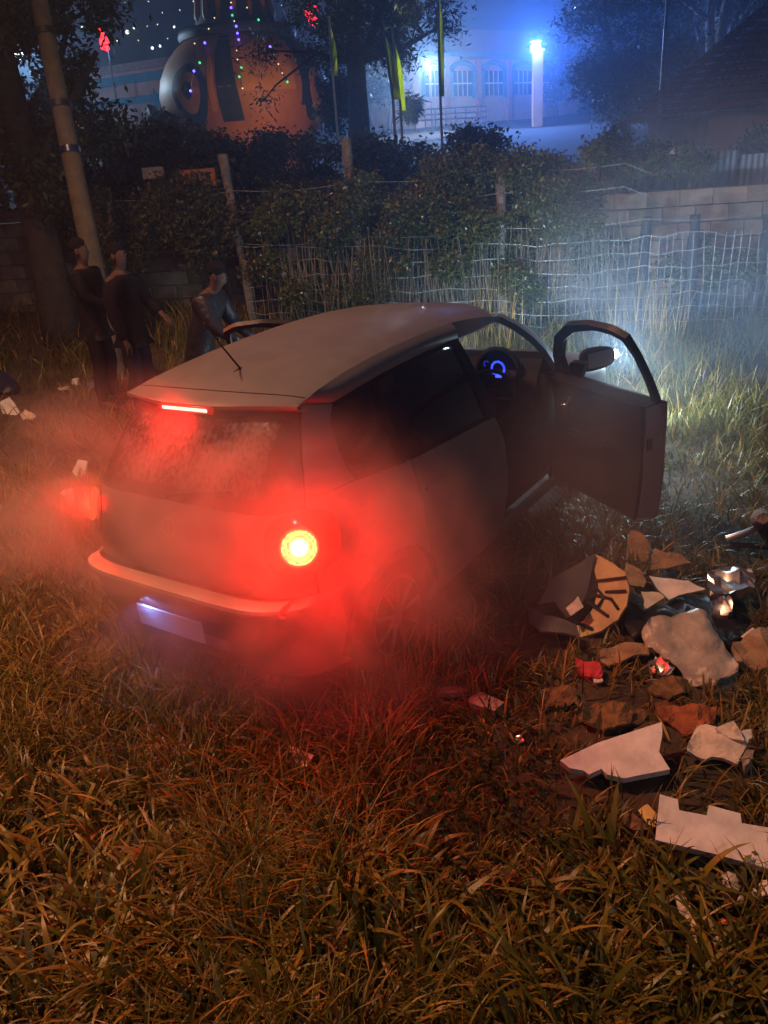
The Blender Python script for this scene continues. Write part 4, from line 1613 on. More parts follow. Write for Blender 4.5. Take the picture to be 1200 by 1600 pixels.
def pot_patch(name, fn, m_, nu=14, nv=10, off=.02):
    g = np.array([[pot_pt(*fn(u, v), off) for u in np.linspace(0, 1, nu)] for v in np.linspace(0, 1, nv)])
    me = np_mesh(name, *shell(g, .03, centre=pc_ + np.array([0, 0, .9])), smooth_=True)
    link(name, me, m_, pot)


# angles grow to the left in the picture when negative
pot_patch('painted_band', lambda u, v: (-.30 + .26 * u * (1 - .35 * v), -.1 + 2.0 * v), NAVY)
pot_patch('painted_band', lambda u, v: (.70 + .22 * u, .2 + 1.72 * v), NAVY)
pot_patch('painted_panel', lambda u, v: (-.40 + .06 * u, .15 + 1.35 * v * (1 - .2 * u)), LTO)
pot_patch('painted_panel', lambda u, v: (-.02 + .62 * u, .55 + 1.2 * v * (1 - .5 * abs(u - .4))), LTO)
for ea in (-.66, .98):
    def eye(k0, k1):
        return lambda u, v: (ea + (k0 + (k1 - k0) * v) * .25 * math.cos(2 * math.pi * u), .72 + (k0 + (k1 - k0) * v) * .58 * math.sin(2 * math.pi * u) * (1.5 if math.sin(2 * math.pi * u) < 0 else 1.0))
    pot_patch('eye_outline', eye(.66, 1.0), NAVY, 40, 4, .03)
    pot_patch('eye_ring', eye(.28, .66), LTO, 40, 4, .035)
    pot_patch('eye_pupil', eye(.02, .28), NAVY, 40, 4, .04)
# the vertical ribs on the dome
for k in range(7):
    a = -1.2 + k * .4
    dp = np.array([(.98, 2.3), (1.05, 2.5), (.98, 2.9), (.92, 3.15), (.70, 3.45)])
    bm = bmesh.new()
    bm_tube(bm, [(pc_[0] + (r + .02) * math.cos(fa + a), pc_[1] + (r + .02) * math.sin(fa + a), pc_[2] + h) for r, h in dp], .07, 6)
    link('dome_rib', bm_mesh('dome_rib', bm, smooth_=True), ORANGE, pot)

LB = {'b': emit('bulb_blue', (.10, .06, 1.0), 7), 'g': emit('bulb_green', (.08, 1.0, .35), 1.2), 'w': emit('bulb_warm', (1.0, .75, .35), 1.6)}
strings = [('string of coloured bulbs down the middle of the pot stall', [(361, 4, 'w'), (361, 12, 'b'), (363, 24, 'g'), (366, 33, 'w'), (369, 41, 'b'), (371, 52, 'b'), (373, 62, 'b'), (370, 79, 'w'), (371, 93, 'w'), (377, 105, 'g'), (374, 120, 'g'), (379, 138, 'w')]),
           ('string of bulbs over the left painted eye', [(335, 28, 'w'), (326, 45, 'w'), (320, 67, 'b'), (304, 68, 'w'), (312, 98, 'g'), (303, 111, 'b'), (298, 142, 'b')]),
           ('string of bulbs on the right shoulder of the pot stall', [(386, 12, 'w'), (404, 31, 'g'), (422, 73, 'b'), (428, 86, 'w'), (435, 100, 'w'), (441, 114, 'w'), (449, 128, 'g')])]
dome_r = np.array([(1.56, 2.0), (1.6, 2.1), (1.45, 2.24), (1.12, 2.3), (1.05, 2.5), (.98, 2.9), (.92, 3.15), (.70, 3.45), (.42, 3.62), (.36, 3.9)])
allr = np.concatenate([pr, dome_r])
bmx = bmesh.new()
bmesh.ops.create_icosphere(bmx, subdivisions=1, radius=.034)
bulb_me = bm_mesh('bulb', bmx)
bulbs = {}
for k in LB:
    bulbs[k] = bulb_me.copy()
    bulbs[k].materials.append(LB[k])
for lab, pts in strings:
    root = empty('light_string', (0, 0, 0), label=lab, cat='string lights')
    wp = []
    for px, py, c in pts:
        dp = PD - 3.2
        while dp < PD:
            P_ = at(px, py, dp)
            if math.hypot(P_[0] - pc_[0], P_[1] - pc_[1]) < float(np.interp(P_[2] - pc_[2], allr[:, 1], allr[:, 0])) + .16:
                break
            dp += .02
        wp.append(P_)
        o = link('bulb', bulbs[c], None, root)
        o.location = P_
        if c == 'w':
            o.scale = (.6, .6, .6)
    bm = bmesh.new()
    bm_tube(bm, wp, .006, 4)
    link('cable', bm_mesh('cable', bm), MT['black'], root)

fl = pc_ + 5.2 * np.array([math.cos(fa + .25), math.sin(fa + .25), 0])
fl[2] = pc_[2] - .75
add_light('stall_fill_light', 'SPOT', fl, 210, (1.0, .58, .26), pc_ + np.array([0, 0, .9]), .15, 75, .8)  # added fill, unseen behind the hedge, warms the pot
fl2 = at(640, 200, 15.5)
add_light('flag_fill_light', 'SPOT', fl2, 700, (1.0, .92, .45), at(620, 90, 14.6), .1, 100, .8)  # made-up light low behind the hedge, brightens the lime flags
sc_ = tube_obj('curved_ornament', [at(262, 196, 21), at(252, 188, 21), at(241, 180, 21), at(238, 172, 21), at(230, 166, 21)], [.30, .26, .17, .15, .06], NAVY, None, 10)
tag(sc_, 'dark curved bird-like ornament left of the pot stall', 'ornament')

# ------------------------------------------------------------------ neon signs
NEON = emit('red_neon', (1.0, .015, .02), 7)


def neon(label, cx, cy, depth, loops, w):
    root = empty('neon_sign', (0, 0, 0), label=label, cat='neon sign')
    s = depth / FPX
    c = at(cx, cy, depth)
    r = CAM_R[0] - np.array([0, 0, CAM_R[0][2]])
    r = r / np.linalg.norm(r)
    for lp in loops:
        pts = [c + r * (x * s) + np.array([0, 0, -y * s]) for x, y in lp]
        bm = bmesh.new()
        bm_tube(bm, pts, w, 6)
        link('neon_tube', bm_mesh('neon_tube', bm, smooth_=True), NEON, root)
    bm = bmesh.new()
    bm_tube(bm, [c + np.array([.02, .06, .3]), c + np.array([.02, .06, -4.0])], .035, 8)
    link('post', bm_mesh('post', bm), MT['steel'], root)


neon('red neon candle-flame outline above the striped building', 162, 62, 30, [
    [(-5, -16), (-1, -9), (4, -2), (7, 6), (4, 13), (-1, 15), (-5, 11), (-5, 2), (-4, -7), (-5, -16)], [(-3, 8), (0, 0), (3, 6), (1, 11), (-3, 8)], [(-4, -2), (0, -6), (1, 2)]], .045)
neon('red neon lantern outline right of the pot stall', 487, 20, 30, [
    [(-9, 4), (-8, -6), (-3, -12), (4, -11), (8, -5), (9, 5), (6, 8), (0, 6), (-6, 8), (-9, 4)], [(-5, 8), (-4, 15)], [(0, 7), (1, 17)], [(5, 8), (5, 18), (8, 8)], [(-7, 0), (7, 0)]], .045)


# ------------------------------------------------------------------ feather flags
LIME = mat('lime_cloth', (.42, .50, .03), rough=.8, var=.2, scale=2)
_lt = LIME.node_tree
_tr = _lt.nodes.new('ShaderNodeBsdfTranslucent')
_tr.inputs['Color'].default_value = (.42, .52, .03, 1)
_ms = _lt.nodes.new('ShaderNodeMixShader')
_ms.inputs['Fac'].default_value = .5
_lt.links.new(_lt.nodes['Principled BSDF'].outputs[0], _ms.inputs[1])
_lt.links.new(_tr.outputs[0], _ms.inputs[2])
_lt.links.new(_ms.outputs[0], _lt.nodes['Material Output'].inputs['Surface'])


def feather(label, x0, y0, x1, y1, wpx, depth):
    root = empty('feather_flag', (0, 0, 0), label=label, cat='flag')
    a, b = at(x0, y0, depth), at(x1, y1, depth)
    s = depth / FPX
    r = CAM_R[0]
    g = np.zeros((16, 5, 3))
    for j, v in enumerate(np.linspace(0, 1, 16)):
        wv = wpx * s * (math.sin(math.pi * min(1, v * 1.4 + .08) * .5) if v < .6 else 1) * (1 - .15 * v)
        for i, u in enumerate(np.linspace(0, 1, 5)):
            g[j, i] = a + (b - a) * v + r * (u * wv) + np.array([.35, -.5, 0]) * .12 * math.sin(v * 9 + u * 3) * u
    link('cloth', np_mesh('cloth', *shell(g, .006, centre=a + np.array([0, 40, 0])), smooth_=True), LIME, root)
    bm = bmesh.new()
    bm_tube(bm, [a + np.array([0, 0, .15]), b, b + np.array([0, 0, -2.5])], .025, 6)
    link('mast', bm_mesh('mast', bm), MT['steel'], root)


feather('lime feather flag nearest the dark tree trunk', 598, 48, 614, 155, 14, 14.2)
feather('dull lime feather flag just right of another lime flag', 614, 58, 626, 172, 10, 14.8)
feather('tall thin lime feather flag left of the lamp tower', 684, -30, 688, 150, 8, 14.5)
feather('narrow lime flag behind the branches left of the tree trunk', 515, 40, 520, 118, 9, 15)

# ------------------------------------------------------------------ trees of the fair ground
def base_at(px, py, depth, drop=None):
    p = at(px, py, depth)
    return (p[0], p[1], float(H(p[0], p[1])))


# branching tree with a thick trunk, dark drooping crown
tb = empty('branching_tree', (0, 0, 0), label='dark tree with a thick trunk and wide thin branches right of the pot stall', cat='tree')
bm = bmesh.new()
TD = 17.5
bm_tube(bm, [at(562, 300, TD), at(561, 190, TD), at(558, 140, TD), at(556, 95, TD), at(552, 60, TD)], [.30, .24, .22, .21, .17], 12)
tips = []
for tgt in ((505, 40), (535, 5), (590, 20), (630, 55), (610, -20), (480, 75), (560, -40), (650, 10), (690, 40)):
    c0 = at(556, random.uniform(75, 105), TD)
    c2 = at(tgt[0], tgt[1], TD + random.uniform(-2, 2))
    c1 = (c0 + c2) / 2 + np.array([0, 0, -.12])
    bm_tube(bm, [c0, c1, c2], [.11, .07, .03], 7)
    tips += [c1, c2]
    for _ in range(3):
        e = c2 + np.array([random.gauss(0, .5), random.gauss(0, .5), random.gauss(.1, .35)])
        bm_tube(bm, [c1 * .4 + c2 * .6, c2 * .3 + e * .7, e], [.035, .02, .01], 5)
        tips.append(e)
link('trunk', bm_mesh('trunk', bm, smooth_=True), MT['bark'], tb)
cr = [(*t, random.uniform(.35, .7)) for t in tips] + scatter_clumps(440, 700, -40, 48, 16.5, 19, .3, .55, 26)
leaf_obj('crown', clumps([c[:3] for c in cr], [c[3] for c in cr], 15000, .8, .1), .13, DARKG, tb, .25, .5)
iv = empty('ivy_column', (0, 0, 0), label='dark ivy-covered column between the pot stall and the tree trunk', cat='shrub')
icl = scatter_clumps(505, 548, 120, 200, 18.5, 19.3, .25, .42, 16, lambda a, b: abs(a - 528) < 4 + (b - 110) * .3)
leaf_obj('foliage', clumps([c[:3] for c in icl], [c[3] for c in icl], 3500, 1, .2), .13, DARKG, iv)

ccl = scatter_clumps(905, 1072, -70, 175, 32, 35.5, .55, 1.15, 58, lambda a, b: ((a - 985) / 88) ** 2 + ((b - 55) / 122) ** 2 < 1)
BLUEG = [(.022, .050, .034), (.03, .062, .030), (.018, .04, .03), (.035, .06, .024)]
tree('round_tree', base_at(985, 185, 33.5), 9.5, .22, 'rounded green tree with a full crown right of the lamp tower', ccl, 15000, .26, BLUEG, lean=(0, 0), depth=2, aspect=.28, droop=.2)
ecl = scatter_clumps(1075, 1260, -90, 45, 40, 46, .7, 1.4, 30)
tree('gum_tree', base_at(1105, 175, 43), 15, .30, 'tall gum tree with pale forked trunks at the top right', ecl, 9000, .3, BLUEG, MT['pale_bark'], (.1, .05), 2, .22, .6, 3, None, 3)
pcl = scatter_clumps(638, 650, 145, 185, 27, 28, .15, .3, 9)
tree('small_palm', base_at(645, 190, 27.5), 1.6, .08, 'small dark bushy palm in front of the turquoise arches', pcl, 700, .4, DARKG, None, (0, 0), 1, .12, .5)
for k, (px, dp) in enumerate(((585, 48), (604, 52), (870, 55))):
    scl = scatter_clumps(px - 25, px + 25, 40, 150, dp - 2, dp + 2, .7, 1.2, 12)
    tree('slim_tree', base_at(px, 190, dp), 7, .14, ['slim dark tree behind the lime flags, the left one', 'slim dark tree behind the lime flags, the right one', 'dark leafy tree just right of the lamp tower'][k], scl, 2500, .3, DARKG, None, (0, 0), 2)

# ------------------------------------------------------------------ lit building with turquoise arches, lamp tower
bld = empty('arcade_building', (0, 0, 0), label='peach building with turquoise arches lit by blue white lamps', cat='building')
BD = 58.0
A, B = at(646, 150, BD), at(905, 140, BD + 8)
zz = lambda py: float(at(720, py, BD + 2)[2])
facing_box('wall', A, B, zz(240), zz(88), 6.0, PEACH, bld)
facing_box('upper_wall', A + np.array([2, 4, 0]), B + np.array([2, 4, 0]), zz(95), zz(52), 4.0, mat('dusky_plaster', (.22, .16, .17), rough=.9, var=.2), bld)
facing_box('cornice', A, B, zz(91), zz(86), 1.0, TURQ, bld, .35)
DARKW = mat('window_dark', (.03, .05, .07), rough=.2, var=.3)
WHITEP = mat('white_paint', (.75, .76, .78), rough=.6, var=.08)
Lw = np.linalg.norm((B - A)[:2])
for k, f in enumerate((.115, .27, .45, .63, .81)):
    w_ = .055
    o_ = facing_box('window', A + (B - A) * (f - w_), A + (B - A) * (f + w_), zz(150), zz(112), .1, DARKW, bld, .02)
    facing_box('arch_jamb', A + (B - A) * (f - w_ - .018), A + (B - A) * (f - w_), zz(154), zz(112), .2, TURQ, bld, .16)
    facing_box('arch_jamb', A + (B - A) * (f + w_), A + (B - A) * (f + w_ + .018), zz(154), zz(112), .2, TURQ, bld, .16)
    bm = bmesh.new()
    c = A + (B - A) * f
    u = (B - A) / np.linalg.norm(B - A)
    R_ = (w_ + .009) * np.linalg.norm(B - A)
    nrm = np.array([u[1], -u[0], 0])
    bm_tube(bm, [np.array([c[0], c[1], zz(113)]) + u * [1, 1, 0] * R_ * math.cos(a) + np.array([0, 0, 1.0]) * R_ * .55 * math.sin(a) + nrm * .08 for a in np.linspace(0, math.pi, 12)], .17, 6)
    link('arch', bm_mesh('arch', bm, smooth_=True), TURQ, bld)
    for q in (-.5, 0, .5):
        facing_box('glazing_bar', A + (B - A) * (f + q * w_ - .002), A + (B - A) * (f + q * w_ + .002), zz(150), zz(112), .06, WHITEP, bld, .07)
    facing_box('glazing_bar', A + (B - A) * (f - w_), A + (B - A) * (f + w_), zz(132), zz(130), .06, WHITEP, bld, .075)
for f in (.18, .36, .54, .72):
    facing_box('pilaster', A + (B - A) * (f - .012), A + (B - A) * (f + .012), zz(240), zz(90), .4, mat('orange_pilaster', (.50, .20, .10), rough=.8), bld, .25)

tw = empty('lamp_tower', (0, 0, 0), label='slender peach tower carrying the brightest blue white lamp', cat='tower')
tp = at(841, 120, 52)
ztop = float(at(841, 82, 52)[2])
facing_box('shaft', tp - CAM_R[0] * .32, tp + CAM_R[0] * .32, 3.0, ztop, .64, PEACH, tw)
facing_box('cap', tp - CAM_R[0] * .42, tp + CAM_R[0] * .42, ztop, ztop + .14, .84, WHITEP, tw, .1)
BLUEW = (.10, .27, 1.0)
lamp_head('bright_lamp', at(837, 74, 51.2), .30, emit('bright_bulb', (.45, .68, 1.0), 60), 'brightest blue white lamp on the slender tower', ztop - .5)
add_light('tower_lamp_glow', 'SPOT', at(837, 74, 50.5), 10000, BLUEW, at(700, 330, 12), .3, 170, .25)
lamp_head('arcade_lamp', at(667, 102, 50), .17, emit('arcade_bulb', (.6, .8, 1.0), 45), 'smaller white lamp left of the turquoise arches', 4.0)
add_light('arcade_lamp_glow', 'POINT', at(669, 103, 49.0), 4500, (.62, .80, 1.0), None, .2)

# railings, low wall and steps lit blue
for k, (x0, y0, x1, y1, dp) in enumerate(((925, 168, 1030, 160, 42), (935, 150, 1000, 128, 44), (648, 172, 760, 166, 46))):
    rl = empty('railing', (0, 0, 0), label=['pale metal railing below the rounded tree', 'sloping stair railing behind the rounded tree', 'white railing in front of the turquoise arches'][k], cat='railing')
    a_, b_ = at(x0, y0, dp), at(x1, y1, dp)
    for dz in (0, -.28, -.56):
        bm = bmesh.new()
        bm_tube(bm, [a_ + np.array([0, 0, dz]), b_ + np.array([0, 0, dz])], .05, 6)
        link('rail', bm_mesh('rail', bm), WHITEP, rl)
    for f in np.linspace(0, 1, 8):
        p = a_ + (b_ - a_) * f
        bm = bmesh.new()
        bm_tube(bm, [p, p + np.array([0, 0, -1.1])], .04, 6)
        link('baluster', bm_mesh('baluster', bm), WHITEP, rl)
lw = facing_box('low_wall', at(1012, 160, 36), at(1088, 158, 37), float(at(1050, 190, 36)[2]), float(at(1050, 152, 36)[2]), .4, mat('red_plaster', (.34, .22, .20), rough=.9, var=.25), None)
tag(lw, 'low plastered wall to the right of the rounded tree', 'wall')
fp = tube_obj('flag_pole', [at(1029, 215, 20), at(1037, 90, 20), at(1047, -60, 20)], [.055, .05, .04], MT['steel'])
tag(fp, 'thin bare metal pole standing before the rounded tree', 'pole')

# house with a red tiled roof
hs = empty('tiled_house', (0, 0, 0), label='small house with a red tiled hip roof at the right edge', cat='house')
HD = 16.0
e0 = at(1080, 176, HD)
ez = e0[2]
rv = CAM_R[0] * np.array([1, 1, 0])
rv /= np.linalg.norm(rv)
fv = np.array([-rv[1], rv[0], 0])
SIZE = 5.4
corn = [e0, e0 + rv * SIZE, e0 + rv * SIZE + fv * SIZE, e0 + fv * SIZE]
apex = e0 + rv * SIZE / 2 + fv * SIZE / 2 + np.array([0, 0, 2.35])
TILE = [mat('roof_tile_' + k, c, rough=.85, var=.3, scale=6, bump=.3) for k, c in (('red', (.20, .035, .022)), ('brown', (.16, .03, .022)))]
for s in range(4):
    a, b = corn[s], corn[(s + 1) % 4]
    rows = 16
    bm = bmesh.new()
    for r in range(rows):
        f0, f1 = r / rows, (r + 1) / rows
        p0, p1 = a + (apex - a) * f0, b + (apex - b) * f0
        q0, q1 = a + (apex - a) * f1, b + (apex - b) * f1
        nn = max(2, int(np.linalg.norm(p1 - p0) / .085))
        lo, hi = [], []
        for i in range(nn + 1):
            t = i / nn
            wv = .022 * math.sin(i * math.pi)**2 + .024 * (i % 2)
            lo.append(bm.verts.new(p0 + (p1 - p0) * t + np.array([0, 0, .045 + wv])))
            hi.append(bm.verts.new(q0 + (q1 - q0) * t + np.array([0, 0, .005 + wv])))
        for i in range(nn):
            bm.faces.new((lo[i], lo[i + 1], hi[i + 1], hi[i]))
    o_ = link('roof_slope', bm_mesh('roof_slope', bm), TILE[s % 2], hs)
bm = bmesh.new()
m_ = (corn[0] + corn[2]) / 2
bm_box(bm, (m_[0], m_[1], ez / 2), (SIZE - 1.2, SIZE - 1.2, ez), Matrix.Rotation(math.atan2(rv[1], rv[0]), 4, 'Z').to_3x3())
link('wall', bm_mesh('wall', bm), PEACH, hs)

# ------------------------------------------------------------------ rubbish on the verge
def ray_plane(px, py, P0, N):
    r = ray(px, py)
    t = np.dot(N, P0 - CAM_C) / np.dot(N, r)
    return CAM_C + t * r


KEEP = []      # ground patches kept clear of grass: x, y, radius


def slab(name, label, cat, poly, m_, lift=.05, normal=(0, 0, 1), thick=.03, crumple=0.0, cuts=2, group=None, bevel=0.0, parent=None):
    poly = np.array(poly, float)
    cx, cy = poly.mean(0)
    N = np.array(normal, float)
    N /= np.linalg.norm(N)
    P0 = gnd(cx, cy) + np.array([0, 0, lift])
    pts = [ray_plane(a, b, P0, N) for a, b in poly]
    c = np.mean(pts, axis=0)
    rmax = max(np.linalg.norm(p - c) for p in pts)
    KEEP.append((c[0], c[1], rmax * .55))
    for k in range(len(pts)):
        for q in (pts[k], (pts[k] + pts[k - 1]) / 2):
            e = c + (q - c) * .72
            KEEP.append((e[0], e[1], rmax * .24))
    bm = bmesh.new()
    vs = [bm.verts.new(p - c) for p in pts]
    f = bm.faces.new(vs)
    f.normal_update()
    if f.normal.dot(Vector(N)) < 0:
        f.normal_flip()
    if crumple:
        bmesh.ops.triangulate(bm, faces=bm.faces[:])
        bmesh.ops.subdivide_edges(bm, edges=bm.edges[:], cuts=cuts, use_grid_fill=True)
        bmesh.ops.triangulate(bm, faces=bm.faces[:])
        for v in bm.verts:
            k = crumple * (random.gauss(0, .55) + math.sin(v.co.x * 31 + v.co.y * 17) + .6 * math.sin(v.co.y * 43 - v.co.x * 21))
            v.co += Vector(N) * k + Vector((random.gauss(0, .25), random.gauss(0, .25), 0)) * crumple
    else:
        bmesh.ops.triangulate(bm, faces=bm.faces[:])
    r_ = bmesh.ops.extrude_face_region(bm, geom=bm.faces[:])
    bmesh.ops.translate(bm, vec=-Vector(N) * thick, verts=[v for v in r_['geom'] if isinstance(v, bmesh.types.BMVert)])
    bmesh.ops.recalc_face_normals(bm, faces=bm.faces[:])
    me = bm_mesh(name, bm, smooth_=True, sharp=85 if m_ is FILM or m_ is MT['black'] else 24)
    o = link(name, me, m_, parent)
    o.location = c
    return tag(o, label, cat, group)


FOAM = mat('white_polystyrene', (.56, .53, .50), rough=.85, var=.22, scale=9, bump=.10, bscale=220, col2=(.70, .67, .63))
PAPER = mat('dirty_paper', (.50, .44, .36), rough=.9, var=.25, scale=14, bump=.4, bscale=60)
CARD = mat('wet_cardboard', (.24, .155, .085), rough=.95, var=.35, scale=12, bump=.5, bscale=60)
TAN = mat('tan_plastic', (.36, .22, .08), rough=.55, var=.3, scale=9)
GREYP = mat('dark_grey_sheet', (.06, .058, .06), rough=.6, var=.3, scale=8)
FOIL = mat('crumpled_foil', (.62, .60, .57), rough=.25, metal=.9, var=.1, scale=20)
FILM = mat('plastic_film', (.42, .38, .32), rough=.35, var=.3, scale=9, bump=.5, bscale=25, alpha=.72)
REDP = mat('red_packet', (.36, .03, .035), rough=.3, var=.3, scale=20, coat=.4)
RAG = mat('rust_rag', (.22, .07, .025), rough=.95, var=.45, scale=18, bump=.6, bscale=70)
LEAFL = mat('dead_leaf_paper', (.13, .075, .03), rough=.95, var=.5, scale=25, bump=.6)
YEL = mat('yellow_packet', (.42, .27, .03), rough=.45, var=.2, scale=15)
STONE = mat('grey_brick', (.21, .18, .16), rough=.95, var=.3, scale=14, bump=.6)

slab('polystyrene_sheet', 'large white triangular polystyrene panel with a broken lower edge', 'foam panel',
     [(875, 1188), (935, 1160), (1034, 1128), (1035, 1146), (1030, 1175), (1047, 1202), (1010, 1209), (975, 1216), (948, 1210), (940, 1201), (920, 1210), (912, 1204), (890, 1200)], FOAM, .13, (.10, -.30, 1), .035)
slab('foam_channel', 'long white notched polystyrene strip at the right edge', 'foam strip',
     [(1031, 1241), (1059, 1249), (1061, 1266), (1104, 1274), (1108, 1258), (1157, 1271), (1159, 1286), (1230, 1298), (1240, 1368), (1120, 1335), (1024, 1312)], FOAM, .16, (.12, -.42, 1), .045)
slab('folded_board', 'creased off-white board folded over beside the triangular panel', 'board',
     [(1089, 1132), (1102, 1131), (1170, 1156), (1151, 1194), (1118, 1182), (1096, 1184), (1072, 1170), (1076, 1160)], PAPER, .10, (.05, -.3, 1), .02, .006)
slab('board_scrap', 'small off-white board scrap tucked behind the creased board', 'board scrap', [(1118, 1136), (1146, 1127), (1158, 1146), (1163, 1158), (1142, 1152), (1120, 1142)], PAPER, .13, (.1, -.2, 1), .012, .004)
slab('paper_scrap', 'tiny curled white scrap right of the creased board', 'paper scrap', [(1158, 1142), (1172, 1140), (1176, 1152), (1166, 1158)], FOAM, .10, (.3, -.2, 1), .01, .003)
slab('stone', 'rounded pale stone right of the creased board', 'stone', [(1158, 1182), (1168, 1172), (1178, 1174), (1176, 1186), (1164, 1194)], STONE, .06, (0, 0, 1), .05, .004)

# broken tan tray with black ribs
tray = empty('broken_tray', (0, 0, 0), label='broken tan tray with black ribs and a dark grey back beside the open door', cat='tray')
N_ = (-.25, -.55, 1)
slab('back_sheet', None, None, [(930, 865), (918, 925), (900, 960), (885, 965), (868, 940), (840, 945), (862, 905)], GREYP, .22, (.5, -.5, 1), .012, .004, parent=tray)
slab('lower_sheet', None, None, [(832, 950), (860, 962), (900, 975), (906, 995), (880, 990), (845, 985), (826, 970)], GREYP, .10, (0, -.1, 1), .012, .004, parent=tray)
slab('tan_shell', None, None, [(931, 866), (958, 880), (976, 893), (983, 920), (979, 945), (965, 968), (940, 985), (908, 996), (890, 988), (912, 970), (928, 945), (935, 915), (929, 893)], TAN, .17, N_, .014, .003, parent=tray)
P0_ = gnd(942, 935) + np.array([0, 0, .174])
for ln_ in (((929, 908), (978, 902)), ((946, 925), (978, 923)), ((925, 928), (955, 936), (966, 952)), ((918, 940), (950, 963)), ((898, 972), (925, 982)), ((920, 928), (934, 921), (944, 932), (934, 948), (922, 940))):
    pts = [ray_plane(a, b, P0_ + np.array(N_) * .006, np.array(N_)) for a, b in ln_]
    bm = bmesh.new()
    bm_tube(bm, pts, .0085, 5)
    link('rib', bm_mesh('rib', bm), MT['black'], tray)
slab('label_scrap', None, None, [(884, 950), (898, 938), (903, 931), (907, 940), (912, 948), (892, 962)], PAPER, .24, (.3, -.5, 1), .006, parent=tray)
KEEP.append((*gnd(915, 950)[:2], .28))

slab('card_piece', 'tan strapped card piece right of the ribbed tray', 'card', [(977, 877), (1000, 890), (1010, 908), (1006, 918), (984, 912), (976, 895)], CARD, .14, (0, -.5, 1), .015, .004)
slab('torn_paper', 'white torn paper with two sharp points', 'paper', [(1014, 900), (1040, 902), (1060, 908), (1075, 907), (1103, 920), (1060, 930), (1045, 936), (1026, 918)], FOAM, .13, (.0, -.4, 1), .008, .004)
slab('torn_paper', 'smaller white torn paper below the two-pointed one', 'paper', [(1002, 924), (1030, 926), (1038, 934), (1012, 950), (1004, 951), (1007, 938)], PAPER, .09, (.1, -.3, 1), .008, .003)
slab('cardboard_flap', 'brown cardboard flap with a bent corner behind the torn papers', 'cardboard', [(1022, 855), (1040, 864), (1062, 866), (1080, 877), (1050, 886), (1016, 890), (1018, 872)], CARD, .18, (.1, -.4, 1), .01, .006)
slab('cardboard_flap', 'dark brown cardboard standing up beside the open door', 'cardboard', [(985, 828), (1004, 832), (1016, 850), (1012, 885), (990, 890), (978, 870), (980, 842)], CARD, .22, (.1, -.9, .6), .01, .006)
slab('paper_scrap', 'pale upright scrap below the open door', 'paper scrap', [(1028, 782), (1036, 780), (1035, 812), (1030, 818), (1013, 800)], CARD, .15, (.2, -.9, .5), .006, .003)


# foil parcel: a rounded, dented block
def foil_block(label, outline, m_, lift, h, n_=(0, -.25, 1), crumple=.010):
    return slab('foil_parcel', label, 'foil', outline, m_, lift, n_, h, crumple, 3)


foil_block('large crumpled foil parcel, silver and shiny, at the right edge', [(1105, 895), (1112, 889), (1146, 886), (1174, 887), (1180, 900), (1178, 918), (1150, 926), (1110, 928), (1106, 915)], FOIL, .17, .07)
foil_block('small crumpled foil lump just under the foil parcel', [(1112, 936), (1128, 933), (1143, 936), (1145, 958), (1138, 963), (1110, 955)], FOIL, .10, .05)
foil_block('tiny glittering foil scrap below the plastic film', [(1015, 1034), (1024, 1026), (1040, 1030), (1054, 1044), (1048, 1054), (1030, 1052), (1013, 1044)], FOIL, .06, .02, crumple=.012)
slab('plastic_film', 'big crumpled sheet of clear plastic film', 'plastic sheet', [(1002, 985), (1018, 966), (1060, 956), (1102, 949), (1110, 970), (1132, 1005), (1155, 1040), (1150, 1050), (1120, 1062), (1114, 1076), (1085, 1070), (1064, 1050), (1040, 1028), (1010, 1010)], FILM, .14, (.05, -.35, 1), .006, .012, 3)
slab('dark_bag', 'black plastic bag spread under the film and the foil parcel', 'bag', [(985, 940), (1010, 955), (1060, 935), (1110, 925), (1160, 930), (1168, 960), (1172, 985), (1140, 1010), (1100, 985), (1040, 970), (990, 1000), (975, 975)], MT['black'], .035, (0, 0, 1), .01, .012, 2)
slab('brown_sack', 'brown sack slumped at the right edge below the foil parcel', 'sack', [(1145, 1005), (1175, 985), (1210, 975), (1220, 1040), (1180, 1045), (1150, 1035)], CARD, .10, (.1, -.2, 1), .05, .012, 2)
slab('paper_scrap', 'thin pale scrap at the edge of the black bag', 'paper scrap', [(1157, 995), (1176, 980), (1180, 984), (1170, 998)], FOAM, .12, (0, -.3, 1), .006)
slab('crisp_packet', 'shiny crumpled red packet on the grass below the ribbed tray', 'packet', [(900, 1024), (912, 1034), (936, 1036), (943, 1052), (938, 1060), (920, 1058), (902, 1047)], REDP, .06, (.1, -.2, 1), .02, .006)
slab('paper_scrap', 'small cream scrap just below the red packet', 'paper scrap', [(927, 1060), (941, 1059), (943, 1065), (928, 1066)], PAPER, .03, (0, 0, 1), .008, .002)
slab('damp_cardboard', 'curled damp cardboard left of the plastic film', 'cardboard', [(936, 1018), (960, 1008), (985, 1004), (1010, 1003), (1015, 1020), (990, 1025), (965, 1034), (952, 1040), (938, 1032)], CARD, .06, (0, -.2, 1), .012, .008)
slab('rag', 'rust coloured rag above the triangular panel', 'rag', [(1022, 1100), (1040, 1092), (1062, 1104), (1090, 1102), (1120, 1104), (1116, 1128), (1092, 1140), (1075, 1148), (1050, 1128), (1030, 1118)], RAG, .05, (0, -.1, 1), .012, .010)
slab('leaf_litter', 'brown crumpled litter left of the rust coloured rag', 'litter', [(900, 1105), (925, 1095), (960, 1098), (1000, 1104), (1012, 1118), (980, 1135), (940, 1140), (905, 1128)], LEAFL, .04, (0, 0, 1), .012, .014, 3)
slab('leaf_litter', 'brown shredded litter under the tiny foil scrap', 'litter', [(1010, 1062), (1040, 1056), (1075, 1068), (1070, 1082), (1045, 1088), (1015, 1078)], LEAFL, .03, (0, 0, 1), .010, .012, 2)
